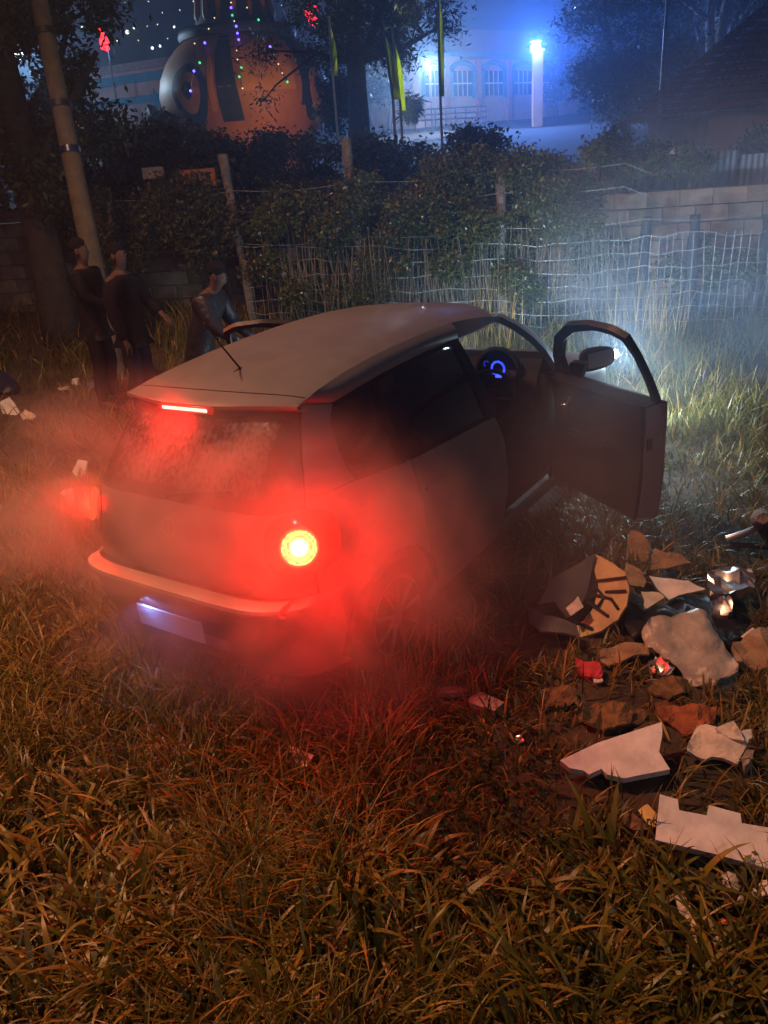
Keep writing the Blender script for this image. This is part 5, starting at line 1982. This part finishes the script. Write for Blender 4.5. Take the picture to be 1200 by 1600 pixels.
slab('leaf_litter', 'brown litter left of the red packet, near the car shadow', 'litter', [(842, 1078), (870, 1068), (900, 1080), (905, 1098), (880, 1106), (850, 1095)], LEAFL, .03, (0, 0, 1), .010, .012, 2)
slab('brick', 'grey half brick lying in the shadow of the car', 'brick', [(732, 1090), (752, 1081), (788, 1097), (772, 1111), (735, 1098)], STONE, .07, (0, -.15, 1), .06)
slab('wood_strip', 'short flat strip of wood left of the grey half brick', 'wood', [(682, 1076), (712, 1072), (735, 1074), (734, 1080), (705, 1083), (683, 1082)], MT['old_wood'], .05, (0, 0, 1), .025)
slab('paper_scrap', 'small pink lit paper in the foreground grass behind the car', 'paper scrap', [(448, 1163), (491, 1180), (478, 1200), (462, 1192)], PAPER, .09, (-.3, -.4, 1), .004, .003)
slab('foil_scrap', 'small glinting scrap in the grass left of the triangular panel', 'scrap', [(805, 1150), (815, 1148), (819, 1158), (808, 1163)], FOIL, .03, (0, -.2, 1), .006, .004)

# yellow packet with its print
pk = slab('yellow_packet', 'folded yellow packet with black print at the left end of the notched strip', 'packet', [(997, 1266), (1011, 1255), (1026, 1272), (1024, 1292), (1012, 1288)], YEL, .08, (-.1, -.5, 1), .006, 0)
slab('packet_scrap', 'flat olive packet scrap left of the yellow packet', 'packet', [(968, 1274), (985, 1268), (1004, 1285), (1012, 1296), (990, 1296), (975, 1286)], LEAFL, .05, (0, -.2, 1), .006, .004)
cu = bpy.data.curves.new('print', 'FONT')
cu.body = 'no'
cu.size = .042
cu.extrude = .0012
po = bpy.data.objects.new('print', cu)
COL.objects.link(po)
po.data.materials.append(MT['black'])
Npk = Vector((-.1, -.5, 1)).normalized()
p_ = Vector(ray_plane(1009, 1287, gnd(1014, 1275) + np.array([0, 0, .08]) + np.array(Npk) * .003, np.array(Npk)))
xa = Vector(CAM_R[0]) * .85 - Vector(CAM_R[1]) * .25
xa = (xa - Npk * xa.dot(Npk)).normalized()
ya = Npk.cross(xa)
po.matrix_world = Matrix(((xa.x, ya.x, Npk.x, p_.x), (xa.y, ya.y, Npk.y, p_.y), (xa.z, ya.z, Npk.z, p_.z), (0, 0, 0, 1)))
bpy.context.view_layer.update()
wm = po.matrix_world.copy()
pme = bpy.data.meshes.new_from_object(po.evaluated_get(bpy.context.evaluated_depsgraph_get()))
bpy.data.objects.remove(po)
po = link('print', pme, None, pk)
po.matrix_parent_inverse = pk.matrix_world.inverted()
po.matrix_world = wm

# bottom right corner
slab('crushed_bottle', 'crushed clear plastic bottle with a yellow label under the notched strip', 'bottle', [(1128, 1364), (1140, 1360), (1152, 1376), (1164, 1392), (1160, 1410), (1146, 1408), (1136, 1390)], FILM, .08, (.2, -.3, 1), .04, .008)
slab('foam_lump', 'white foam lump at the right edge below the notched strip', 'foam', [(1175, 1388), (1190, 1376), (1215, 1374), (1215, 1398), (1185, 1398)], FOAM, .06, (0, -.2, 1), .05, .005)
slab('orange_scrap', 'thin orange wrapper in the grass at the lower right', 'wrapper', [(1102, 1446), (1130, 1434), (1158, 1436), (1160, 1442), (1128, 1444), (1110, 1450)], mat('orange_wrapper', (.42, .09, .03), rough=.4), .07, (0, -.3, 1), .004, .004)
slab('torn_film', 'torn cream wrapper hanging in the grass at the lower right', 'wrapper', [(1052, 1400), (1068, 1398), (1078, 1412), (1084, 1430), (1092, 1460), (1100, 1476), (1086, 1478), (1078, 1450), (1064, 1430)], PAPER, .09, (0, -.7, 1), .004, .006)
slab('paper_scrap', 'small cream scrap beside the torn cream wrapper', 'paper scrap', [(1096, 1464), (1106, 1462), (1108, 1474), (1100, 1478)], FOAM, .06, (0, -.5, 1), .006)

# bar and splintered wood behind the open door
tag(tube_obj('bent_bar', [gnd(1136, 842, .10), gnd(1165, 832, .16), gnd(1215, 812, .22)], [.022, .018, .016], MT['steel'], None, 8), 'bent metal bar lying at the right edge behind the foil parcel', 'bar')
tag(tube_obj('branch', [gnd(1140, 850, .06), gnd(1175, 852, .08), gnd(1215, 858, .05)], [.02, .016, .012], MT['bark'], None, 7), 'dark broken branch under the bent metal bar', 'branch')
tag(tube_obj('broken_stump', [gnd(1190, 810, -.02), gnd(1190, 810, .30), gnd(1192, 810, .42)], [.07, .06, .03], MT['old_wood'], None, 8), 'short broken stump at the right edge', 'stump')
slab('paper_scrap', 'pointed tan scrap standing left of the bent metal bar', 'paper scrap', [(1119, 848), (1125, 842), (1133, 858), (1126, 868), (1119, 866)], CARD, .06, (0, -.8, .6), .005)

# rubbish at the left
slab('food_tray', 'white plastic food tray in the grass at the left edge', 'tray', [(0, 628), (14, 620), (24, 632), (30, 644), (22, 653), (4, 650)], FOAM, .12, (.2, -.7, .8), .015, .003)
slab('paper_scrap', 'torn white scrap right of the food tray', 'paper scrap', [(32, 648), (40, 640), (55, 648), (50, 656), (36, 656)], PAPER, .08, (0, -.3, 1), .006, .006)
slab('paper_cup', 'small upright pale scrap nearest the people', 'paper scrap', [(112, 592), (122, 590), (120, 602), (112, 604)], FOAM, .12, (.1, -.9, .5), .02, .002)
slab('foil_scrap', 'glittering foil scraps in the grass left of the people', 'foil', [(136, 598), (150, 590), (164, 596), (160, 608), (140, 608)], FOIL, .07, (0, -.5, 1), .01, .014)
slab('paper_scrap', 'flat pale strip left of the upright pale scrap', 'paper scrap', [(90, 606), (108, 603), (108, 608), (92, 609)], PAPER, .06, (0, -.3, 1), .005, .003)
slab('paper_scrap', 'small pink scrap by the foot of the leaning tree', 'paper scrap', [(64, 528), (74, 516), (80, 530), (70, 536)], PAPER, .10, (0, -.7, 1), .006, .006)
slab('paper_scrap', 'pale scrap highest on the left bank', 'paper scrap', [(8, 464), (18, 462), (20, 470), (10, 472)], PAPER, .10, (0, -.7, 1), .006, .003)
slab('dark_bag', 'dark blue plastic bag at the left edge above the food tray', 'bag', [(-10, 585), (8, 580), (24, 594), (26, 608), (4, 614), (-10, 610)], mat('blue_bag', (.02, .022, .05), rough=.4), .12, (.1, -.5, 1), .05, .012)
cup = lathe_obj('paper_cup', [(.035, 0), (.048, .12), (.05, .125), (.046, .12), (.034, .006), (.0001, .006)], FOAM, None, 20)
g_ = gnd(112, 792)
cup.location = g_ + np.array([0, 0, .02])
cup.rotation_euler = (.15, .1, 0)
tag(cup, 'pale paper cup on the grass beyond the left tail light', 'cup')
slab('milk_carton', 'opened pale carton flap standing beyond the left tail light', 'carton', [(112, 738), (122, 718), (136, 720), (134, 740), (126, 762), (112, 758)], FOAM, .16, (.2, -.9, .5), .012, .002)


# ------------------------------------------------------------------ people
def skin_mesh(name, J, E, root, sub=2):
    """J: name -> ((x, y, z), radius or (rx, ry)); grown as one continuous surface"""
    names = list(J)
    me = bpy.data.meshes.new(name)
    me.from_pydata([J[k][0] for k in names], [(names.index(a), names.index(b)) for a, b in E], [])
    o = bpy.data.objects.new(name, me)
    COL.objects.link(o)
    o.modifiers.new('skin', 'SKIN').use_smooth_shade = True
    for i, k in enumerate(names):
        r = J[k][1]
        me.skin_vertices[0].data[i].radius = r if hasattr(r, '__len__') else (r, r)
        me.skin_vertices[0].data[i].use_root = (k == root)
    s = o.modifiers.new('sub', 'SUBSURF')
    s.levels = s.render_levels = sub
    dg_ = bpy.context.evaluated_depsgraph_get()
    out = bpy.data.meshes.new_from_object(o.evaluated_get(dg_))
    out.name = name
    bpy.data.objects.remove(o)
    for p in out.polygons:
        p.use_smooth = True
    return out


SKIN = mat('skin', (.065, .033, .022), rough=.6, spec=.2, var=.12, scale=20)
EYE = mat('eye', (.10, .09, .08), rough=.3, var=.2)
HAIR = mat('black_hair', (.006, .005, .005), spec=.1, rough=.9, var=.3, scale=60, bump=.6)


def person(label, loc, rotz, pose, top, bottom, hgt=1.75, cap=None):
    """faces +y in its own frame; pose gives the lean and where the hands go"""
    root = empty('person', loc, rotz, label, 'person')
    root.scale = (hgt / 1.75,) * 3
    V = Vector
    lean = pose.get('lean', 0.0)
    hip = V((0, 0, .93))
    R_ = Matrix.Rotation(-lean, 3, 'X')
    up = lambda x, y, z: hip + R_ @ V((x, y, z - .93))
    sw = pose.get('stance', .11)
    st = pose.get('step', .0)
    J = {'pelvis': (hip, (.145, .105)), 'waist': (up(0, .0, 1.10), (.130, .095)), 'chest': (up(0, .005, 1.30), (.160, .110)), 'collar': (up(0, -.01, 1.44), (.10, .075)),
         'neck': (up(0, .0, 1.51), .050), 'jaw': (up(0, .030, 1.575), (.058, .062)), 'head': (up(0, .012, 1.66), (.076, .092)), 'crown': (up(0, .0, 1.735), (.050, .062))}
    E = [('pelvis', 'waist'), ('waist', 'chest'), ('chest', 'collar'), ('collar', 'neck'), ('neck', 'jaw'), ('jaw', 'head'), ('head', 'crown')]
    for s, n in ((1, 'r'), (-1, 'l')):
        k = V((s * sw * 1.05, .03 + st * s * .5, .50))
        a = V((s * sw * 1.15, -.02 + st * s, .09))
        J['hip' + n] = (V((s * .09, 0, .86)), .092)
        J['knee' + n] = (k, .058)
        J['calf' + n] = ((k * .6 + a * .4) + V((0, -.02, 0)), .055)
        J['ankle' + n] = (a, .040)
        J['toe' + n] = (a + V((s * .02, .15, -.055)), .036)
        E += [('pelvis', 'hip' + n), ('hip' + n, 'knee' + n), ('knee' + n, 'calf' + n), ('calf' + n, 'ankle' + n), ('ankle' + n, 'toe' + n)]
        sh = up(s * .19, 0, 1.42)
        w = pose['hand' + n]
        w = V(w)
        d = w - sh
        el = sh + d * .52 + V((s * .06, -.08, -.03)) * min(1, max(0, (.60 - d.length) / .2 + .3))
        J['shoulder' + n] = (sh, .062)
        J['elbow' + n] = (el, .043)
        J['wrist' + n] = (w, .028)
        hd = (w - el).normalized()
        pm = w + hd * .055
        J['palm' + n] = (pm, (.034, .020))
        E += [('collar', 'shoulder' + n), ('shoulder' + n, 'elbow' + n), ('elbow' + n, 'wrist' + n), ('wrist' + n, 'palm' + n)]
        side = hd.cross(V((0, 0, 1)))
        side = side.normalized() if side.length > .1 else V((0, 1, 0))
        nn = hd.cross(side)
        for f, (off, ln) in enumerate(((-.030, .070), (-.010, .082), (.010, .076), (.029, .060))):
            b = pm + hd * .038 + side * off
            J[f'f{f}a{n}'] = (b, .0095)
            J[f'f{f}b{n}'] = (b + hd * ln * .55 + nn * .008, .0085)
            J[f'f{f}c{n}'] = (b + hd * ln * .85 + nn * .030, .007)
            E += [('palm' + n, f'f{f}a{n}'), (f'f{f}a{n}', f'f{f}b{n}'), (f'f{f}b{n}', f'f{f}c{n}')]
        b = w + hd * .03 - side * .030
        J['tha' + n] = (b, .011)
        J['thb' + n] = (b + hd * .03 - side * .022, .0095)
        J['thc' + n] = (b + hd * .06 - side * .020 + nn * .012, .008)
        E += [('wrist' + n, 'tha' + n), ('tha' + n, 'thb' + n), ('thb' + n, 'thc' + n)]
    J = {k: (tuple(v[0]), v[1]) for k, v in J.items()}
    me = skin_mesh('body', J, E, 'pelvis')
    hc = Vector(J['head'][0])
    fwd = R_ @ V((0, 1, 0))
    upv = R_ @ V((0, 0, 1))
    rt = V((1, 0, 0))
    for v in me.vertices:           # nose, brow, sockets, mouth
        d = v.co - hc
        x, y, z = d.dot(rt), d.dot(fwd), d.dot(upv)
        if y > .03 and abs(z) < .14:
            v.co += fwd * (.024 * math.exp(-((x / .013) ** 2 + ((z + .025) / .022) ** 2)) - .010 * math.exp(-(((abs(x) - .032) / .014) ** 2 + ((z - .005) / .014) ** 2))
                           + .006 * math.exp(-((z - .03) / .012) ** 2) - .005 * math.exp(-((x / .022) ** 2 + ((z + .068) / .006) ** 2)))
    link('body', me, SKIN, root)
    for s in (1, -1):
        bm = bmesh.new()
        bmesh.ops.create_uvsphere(bm, u_segments=10, v_segments=6, radius=.009)
        o = link('eye', bm_mesh('eye', bm, smooth_=True), EYE, root)
        o.location = hc + rt * .032 * s + fwd * .070 + upv * .004
        bm = bmesh.new()
        bmesh.ops.create_uvsphere(bm, u_segments=10, v_segments=6, radius=1)
        o = link('ear', bm_mesh('ear', bm, smooth_=True), SKIN, root)
        o.location = hc + rt * .078 * s - fwd * .005 - upv * .01
        o.scale = (.010, .020, .032)
    bm = bmesh.new()
    bmesh.ops.create_uvsphere(bm, u_segments=24, v_segments=14, radius=1)
    for v in bm.verts:
        c = v.co
        lift = 1.0 + .03 * random.gauss(0, 1)
        if c.y > .25 and c.z < .45:
            lift *= .80
        if c.z < -.35:
            lift *= .75
        p = rt * c.x * .083 * lift + fwd * (c.y * .098 * lift - .014) + upv * (c.z * .100 * lift + .028)
        v.co = hc + p
    link('hair', bm_mesh('hair', bm, smooth_=True), cap or HAIR, root)
    grow_ = {'pelvis': (.176, .142), 'waist': (.180, .145), 'chest': (.192, .142), 'collar': (.135, .115), 'shoulderr': .098, 'shoulderl': .098,
             'elbowr': .074, 'elbowl': .074, 'wristr': .043, 'wristl': .043}
    Jt = {k: (J[k][0], grow_[k]) for k in grow_}
    Jt['hem'] = ((0, -.005, .80), (.140, .112))
    Et = [('pelvis', 'hem'), ('pelvis', 'waist'), ('waist', 'chest'), ('chest', 'collar'), ('collar', 'shoulderr'), ('collar', 'shoulderl'), ('shoulderr', 'elbowr'), ('shoulderl', 'elbowl'), ('elbowr', 'wristr'), ('elbowl', 'wristl')]
    link('jacket', skin_mesh('jacket', Jt, Et, 'pelvis'), top, root)
    gl = {'pelvis': (.125, .098), 'hipr': .104, 'hipl': .104, 'kneer': .078, 'kneel': .078, 'calfr': .072, 'calfl': .072, 'ankler': .062, 'anklel': .062}
    Jl = {k: (J[k][0], gl[k]) for k in gl}
    El = [('pelvis', 'hipr'), ('pelvis', 'hipl'), ('hipr', 'kneer'), ('hipl', 'kneel'), ('kneer', 'calfr'), ('kneel', 'calfl'), ('calfr', 'ankler'), ('calfl', 'anklel')]
    link('trousers', skin_mesh('trousers', Jl, El, 'pelvis'), bottom, root)
    for n in ('r', 'l'):
        a, t_ = Vector(J['ankle' + n][0]), Vector(J['toe' + n][0])
        Js = {'heel': (tuple(a + Vector((0, -.055, -.045))), .042), 'mid': (tuple(a + Vector((0, .02, -.035))), (.046, .05)), 'ball': (tuple(t_ + Vector((0, -.03, 0))), (.048, .036)), 'tip': (tuple(t_ + Vector((0, .03, 0))), (.036, .028))}
        link('shoe', skin_mesh('shoe', Js, [('heel', 'mid'), ('mid', 'ball'), ('ball', 'tip')], 'mid'), MT['black'], root)
    return root


DARKJ = mat('black_jacket', (.005, .005, .006), spec=.12, rough=.65, var=.3, scale=20, bump=.3, bscale=30)
DARKJ2 = mat('dark_hoodie', (.007, .006, .007), spec=.05, rough=.95, var=.3, scale=20, bump=.4, bscale=30)
LEATH = mat('worn_leather_jacket', (.012, .012, .015), spec=.3, rough=.45, var=.3, scale=14, bump=.5, bscale=22)
JEANS = mat('dark_jeans', (.010, .011, .018), spec=.05, rough=.9, var=.3, scale=30, bump=.3, bscale=60)
TRS = mat('black_trousers', (.008, .008, .009), spec=.05, rough=.9, var=.3, scale=20, bump=.2)


def stand(px, py, depth):
    p = at(px, py, depth)
    return (float(p[0]), float(p[1]), float(H(p[0], p[1])))


person('person in a black jacket standing with hands together, left of the others', stand(168, 600, 8.5), rad(-60),
       {'handr': (.10, .26, 1.08), 'handl': (-.12, .26, 1.10), 'stance': .13}, DARKJ, TRS, 1.74)
person('person in a dark hoodie standing between the other two people', stand(222, 600, 8.1), rad(-75),
       {'handr': (.26, .10, .86), 'handl': (-.24, .22, 1.05), 'stance': .12, 'step': .05}, DARKJ2, JEANS, 1.72)
person('person in a dark leather jacket leaning forward at the open far door', stand(312, 560, 7.35), rad(-65),
       {'handr': (.22, .52, 1.02), 'handl': (-.20, .50, .96), 'lean': rad(24), 'stance': .14, 'step': -.06}, LEATH, JEANS, 1.70)

# ------------------------------------------------------------------ grass
MT['grass'] = leaf_mat('grass_blade', rough=.42)
GREEN = np.array([(.088, .088, .009), (.112, .104, .011), (.066, .070, .007), (.130, .105, .013)])
STRAW = np.array([(.22, .135, .022), (.28, .19, .05), (.15, .085, .014), (.19, .10, .016)])


def blades(P, L, Wd, lean0, bend, az, cols, segs=4, twist=None):
    n = len(P)
    t = np.linspace(0, 1, segs + 1)
    V = np.zeros((n, segs + 1, 2, 3), np.float32)
    pos = P.copy()
    dirx, diry = np.cos(az), np.sin(az)
    wx, wy = -diry, dirx
    if twist is not None:
        wa = az + math.pi / 2 + twist
        wx, wy = np.cos(wa), np.sin(wa)
    for k in range(segs + 1):
        wv = Wd * (1 - t[k] ** 2.2) * (.55 + .45 * min(1, t[k] * 4 + .1)) * .5 + .0004
        V[:, k, 0] = pos + np.stack([wx * wv, wy * wv, 0 * wv], 1)
        V[:, k, 1] = pos - np.stack([wx * wv, wy * wv, 0 * wv], 1)
        if k < segs:
            a = lean0 + bend * (t[k] + .5 / segs) ** 1.3
            st = (L / segs)
            pos = pos + np.stack([dirx * np.sin(a) * st, diry * np.sin(a) * st, np.cos(a) * st], 1)
            g = H(pos[:, 0], pos[:, 1]) + .008
            pos[:, 2] = np.maximum(pos[:, 2], g)
    base = (np.arange(n) * (segs + 1) * 2)[:, None]
    k = np.arange(segs)[None, :] * 2
    F = np.stack([base + k, base + k + 1, base + k + 3, base + k + 2], -1).reshape(-1, 4)
    return V.reshape(-1, 3), F, np.repeat(cols, segs, axis=0)


CINV = np.array(CAR_M.inverted())


def keep_mask(x, y):
    q = np.stack([x, y, 0 * x, 0 * x + 1], 0)
    c = CINV @ q
    bad = (np.abs(c[0]) < .70) & (c[1] > .10) & (c[1] < 3.75)
    for yc in (.66, 3.12):
        bad |= (np.abs(np.abs(c[0]) - .72) < .13) & (np.abs(c[1] - yc) < .26)
    for kx, ky, kr in KEEP:
        bad |= (x - kx) ** 2 + (y - ky) ** 2 < kr * kr
    return ~bad


def field(n, r0, r1, pw, amax=46):
    """points in the fan before the camera"""
    u = RNG.uniform(0, 1, n)
    p1 = pw + 1
    r = (r0 ** p1 + u * (r1 ** p1 - r0 ** p1)) ** (1 / p1)
    a = rad(36.1) + RNG.uniform(-rad(amax), rad(amax), n)
    x = CAM_C[0] - np.sin(a) * r
    y = CAM_C[1] + np.cos(a) * r
    m_ = keep_mask(x, y) & (NW[0] * x + NW[1] * y < 8.2)
    return x[m_], y[m_], r[m_]


def vnoise(x, y, s, seed=0):
    return .5 + .25 * (np.sin(x * s + seed) * np.sin(y * s * 1.13 + seed * 2.1) + np.sin((x + y) * s * .71 + seed * 1.7)) + .12 * np.sin(x * s * 2.9 - y * s * 2.3 + seed)


def grass_layer(name, n, r0, r1, pw, Lr, Wr, lean, bend, straw, label=None):
    x, y, r = field(n, r0, r1, pw)
    # gather into tufts
    tx = np.round(x / .11 + vnoise(x, y, 9) * 1.5) * .11
    ty = np.round(y / .11 + vnoise(y, x, 8) * 1.5) * .11
    k = RNG.uniform(0, .65, len(x))
    x, y = x * (1 - k) + tx * k, y * (1 - k) + ty * k
    m_ = keep_mask(x, y) & (RNG.uniform(0, 1, len(x)) < np.clip((vnoise(x, y, 3.3, 7.0) - .18) * 2.4, .22, 1))
    x, y, r = x[m_], y[m_], r[m_]
    N = len(x)
    hn = vnoise(x, y, 2.6, 1.0)
    dwall = NW[0] * x + NW[1] * y
    litter = np.exp(-(((x - 1.95) / .75) ** 2 + ((y - 1.25) / 1.1) ** 2))
    L = RNG.uniform(*Lr, N) * (.55 + .9 * hn) * (1 - .55 * litter) * (1 + .2 * np.clip((dwall - 4.5) / 3, 0, 1))
    W = RNG.uniform(*Wr, N) * (1 + .06 * np.clip(r - 4, 0, None))
    # tufts lean together
    az = 2 * math.pi * vnoise(tx[m_] * 3, ty[m_] * 3, 5.0, 2.0) * 1.6 + RNG.normal(0, .8, N)
    le = np.abs(RNG.normal(lean, .35, N))
    be = RNG.uniform(*bend, N)
    sn = straw * (.35 + 1.3 * vnoise(x, y, 1.7, 3.0)) + .45 * litter
    isst = RNG.uniform(0, 1, N) < sn
    c = GREEN[RNG.integers(0, len(GREEN), N)]
    c2 = STRAW[RNG.integers(0, len(STRAW), N)]
    c = np.where(isst[:, None], c2, c) * RNG.uniform(.6, 1.35, (N, 1))
    P = np.stack([x, y, H(x, y) - .01], 1)
    V, F, cc = blades(P, L, W, le, be, az, c, twist=RNG.normal(0, .6, N))
    o = link(name, np_mesh(name, V, F, cc, smooth_=True), MT['grass'])
    return tag(o, label, 'grass', kind='stuff')


grass_layer('grass', 76000, .9, 7.5, .15, (.10, .27), (.005, .013), .35, (.3, 1.7), .26, 'rough ankle-high grass over the whole verge')
grass_layer('thatch', 46000, .9, 7.5, .3, (.05, .16), (.002, .005), 1.0, (.1, .9), .85, 'flattened dry thatch between the grass tufts')
grass_layer('bank_grass', 52000, 6.5, 15, .6, (.12, .34), (.005, .011), .3, (.3, 1.5), .40, 'longer grass on the bank towards the wall')

# broad bladed weeds low in the foreground
def weed_patch(name, label, spots, n_each, Lr, Wr, green=True, lean=.5, bend=(.5, 1.9)):
    xs, ys = [], []
    for px, py, sp in spots:
        g = gnd(px, py)
        k = n_each
        xs.append(g[0] + RNG.normal(0, sp, k))
        ys.append(g[1] + RNG.normal(0, sp, k))
    x, y = np.concatenate(xs), np.concatenate(ys)
    m_ = keep_mask(x, y)
    x, y = x[m_], y[m_]
    N = len(x)
    pal = GREEN if green else STRAW
    c = pal[RNG.integers(0, len(pal), N)] * RNG.uniform(.7, 1.5, (N, 1))
    V, F, cc = blades(np.stack([x, y, H(x, y) - .01], 1), RNG.uniform(*Lr, N), RNG.uniform(*Wr, N), np.abs(RNG.normal(lean, .3, N)), RNG.uniform(*bend, N),
                      RNG.uniform(0, 2 * math.pi, N), c, 6, RNG.normal(0, .4, N))
    return tag(link(name, np_mesh(name, V, F, cc, smooth_=True), MT['grass']), label, 'weeds', kind='stuff')


sp_ = [(random.uniform(-60, 420), random.uniform(1210, 1590), .09) for _ in range(44)] + [(random.uniform(420, 1150), random.uniform(1330, 1640), .08) for _ in range(34)]
weed_patch('broad_weeds', 'broad bladed weeds low in the foreground', sp_, 22, (.14, .32), (.014, .030))
weed_patch('long_grass', 'long arching grass tufts in the middle foreground', [(random.uniform(330, 620), random.uniform(1180, 1420), .06) for _ in range(16)] + [(random.uniform(0, 330), random.uniform(930, 1200), .10) for _ in range(16)], 60, (.22, .42), (.004, .008), True, .45, (.6, 1.6))
fs = [along(u, random.uniform(6.2, 7.2)) for u in (2.55, 2.75, 2.85, 3.0, 3.1, .9, 1.1, 1.3)]


def tall(name, label, pts, n_each, Lr, Wr, pal, spread, lean=.18, bend=(.1, .7)):
    x = np.concatenate([p[0] + RNG.normal(0, spread, n_each) for p in pts])
    y = np.concatenate([p[1] + RNG.normal(0, spread, n_each) for p in pts])
    N = len(x)
    c = pal[RNG.integers(0, len(pal), N)] * RNG.uniform(.7, 1.4, (N, 1))
    V, F, cc = blades(np.stack([x, y, H(x, y) - .01], 1), RNG.uniform(*Lr, N), RNG.uniform(*Wr, N), np.abs(RNG.normal(lean, .16, N)), RNG.uniform(*bend, N), RNG.uniform(0, 2 * math.pi, N), c, 6)
    return tag(link(name, np_mesh(name, V, F, cc, smooth_=True), MT['grass']), label, 'grass', kind='stuff')


tall('tall_dry_grass', 'tall straw-coloured grass caught in the headlights at the fence', fs, 30, (.45, 1.05), (.004, .008), STRAW * 1.6, .10)
tall('fence_grass', 'dense green grass along the foot of the wire fence', [along(random.uniform(.2, 5.6), random.uniform(5.4, 7.3)) for _ in range(70)], 60, (.14, .34), (.005, .010), GREEN * .9, .16, .3, (.3, 1.3))
tall('wheel_grass', 'tall dry stalks standing beside the rear wheel', [tuple(gnd(px, py)[:2]) for px, py in ((600, 1050), (625, 1060), (650, 1070), (680, 1050), (575, 1060))], 26, (.20, .38), (.004, .008), STRAW, .05)
# the small broad leaved ground plants
sp2 = [gnd(random.uniform(560, 900), random.uniform(1120, 1330)) for _ in range(60)] + [gnd(random.uniform(-20, 1200), random.uniform(1300, 1600)) for _ in range(60)]
cc_ = []
for g in sp2:
    for _ in range(10):
        cc_.append((g[0] + random.gauss(0, .04), g[1] + random.gauss(0, .04), g[2] + random.uniform(.02, .09)))
o = leaf_obj('ground_leaves', np.array(cc_), .035, [(.05, .07, .02), (.07, .08, .02)], None, .6, .1)
tag(o, 'small round leaved weeds between the grass', 'weeds', kind='stuff')


# ------------------------------------------------------------------ smoke and haze
def smoke(name, label, c, s, dens, nscale, lo, hi, seed, col=(.82, .82, .85), aniso=.15, edge=.95, world=False, zfall=None):
    bm = bmesh.new()
    bmesh.ops.create_cube(bm, size=2.0)
    o = link(name, bm_mesh(name, bm))
    o.location = c
    o.scale = s
    m_ = bpy.data.materials.new(name)
    m_.use_nodes = True
    nt = m_.node_tree
    nt.nodes.clear()
    out = nt.nodes.new('ShaderNodeOutputMaterial')
    pv = nt.nodes.new('ShaderNodeVolumePrincipled')
    pv.inputs['Color'].default_value = (*col, 1)
    pv.inputs['Anisotropy'].default_value = aniso
    tc = nt.nodes.new('ShaderNodeTexCoord')
    ln = nt.nodes.new('ShaderNodeVectorMath')
    ln.operation = 'LENGTH'
    nt.links.new(tc.outputs['Object'], ln.inputs[0])
    mr = nt.nodes.new('ShaderNodeMapRange')
    mr.interpolation_type = 'SMOOTHSTEP'
    mr.inputs[1].default_value = edge
    mr.inputs[2].default_value = edge * .25
    nt.links.new(ln.outputs['Value'], mr.inputs[0])
    mp = nt.nodes.new('ShaderNodeMapping')
    mp.inputs['Scale'].default_value = s
    mp.inputs['Location'].default_value = (seed, seed * 1.7, seed * .6)
    nt.links.new(tc.outputs['Object'], mp.inputs['Vector'])
    nz = nt.nodes.new('ShaderNodeTexNoise')
    nz.inputs['Scale'].default_value = nscale
    nz.inputs['Detail'].default_value = 4
    nz.inputs['Roughness'].default_value = .55
    nz.inputs['Distortion'].default_value = .8
    nt.links.new(mp.outputs[0], nz.inputs['Vector'])
    m2 = nt.nodes.new('ShaderNodeMapRange')
    m2.inputs[1].default_value = lo
    m2.inputs[2].default_value = hi
    nt.links.new(nz.outputs['Fac'], m2.inputs[0])
    mul = nt.nodes.new('ShaderNodeMath')
    mul.operation = 'MULTIPLY'
    nt.links.new(mr.outputs[0], mul.inputs[0])
    nt.links.new(m2.outputs[0], mul.inputs[1])
    mu2 = nt.nodes.new('ShaderNodeMath')
    mu2.operation = 'MULTIPLY'
    mu2.inputs[1].default_value = dens
    nt.links.new(mul.outputs[0], mu2.inputs[0])
    nt.links.new(mu2.outputs[0], pv.inputs['Density'])
    nt.links.new(pv.outputs[0], out.inputs['Volume'])
    o.data.materials.append(m_)
    return tag(o, label, 'smoke', kind='stuff')


smoke('rear_smoke', 'wide veil of red lit smoke rolling across the tailgate of the car', (.08, -.05, .90), (1.55, .82, .82), 2.4, 2.2, .41, .69, 3.0)
smoke('rear_smoke', 'denser red smoke puff in front of the lit right tail light and rear wheel', (.78, .10, .80), (1.0, .85, .80), 1.9, 2.8, .40, .70, 12.0)
smoke('side_smoke', 'thin dark smoke drifting along the right side of the car', (1.35, 2.0, .65), (1.0, 2.2, .95), .32, 1.3, .30, .75, 8.0)
smoke('front_smoke', 'bluish smoke drifting over the fence in the headlights', (1.5, 6.6, 1.6), (3.6, 3.6, 2.3), .29, .9, .36, .70, 5.0, (.60, .74, .98))

bm = bmesh.new()
bm_box(bm, (-60, 120, 66), (720, 720, 150))
hz = link('haze', bm_mesh('haze', bm))
m_ = bpy.data.materials.new('haze')
m_.use_nodes = True
m_.node_tree.nodes.clear()
pv = m_.node_tree.nodes.new('ShaderNodeVolumePrincipled')
pv.inputs['Density'].default_value = .006
pv.inputs['Anisotropy'].default_value = .75
pv.inputs['Color'].default_value = (.45, .66, 1.0, 1)
ou = m_.node_tree.nodes.new('ShaderNodeOutputMaterial')
m_.node_tree.links.new(pv.outputs[0], ou.inputs['Volume'])
hz.data.materials.append(m_)
tag(hz, kind='stuff')
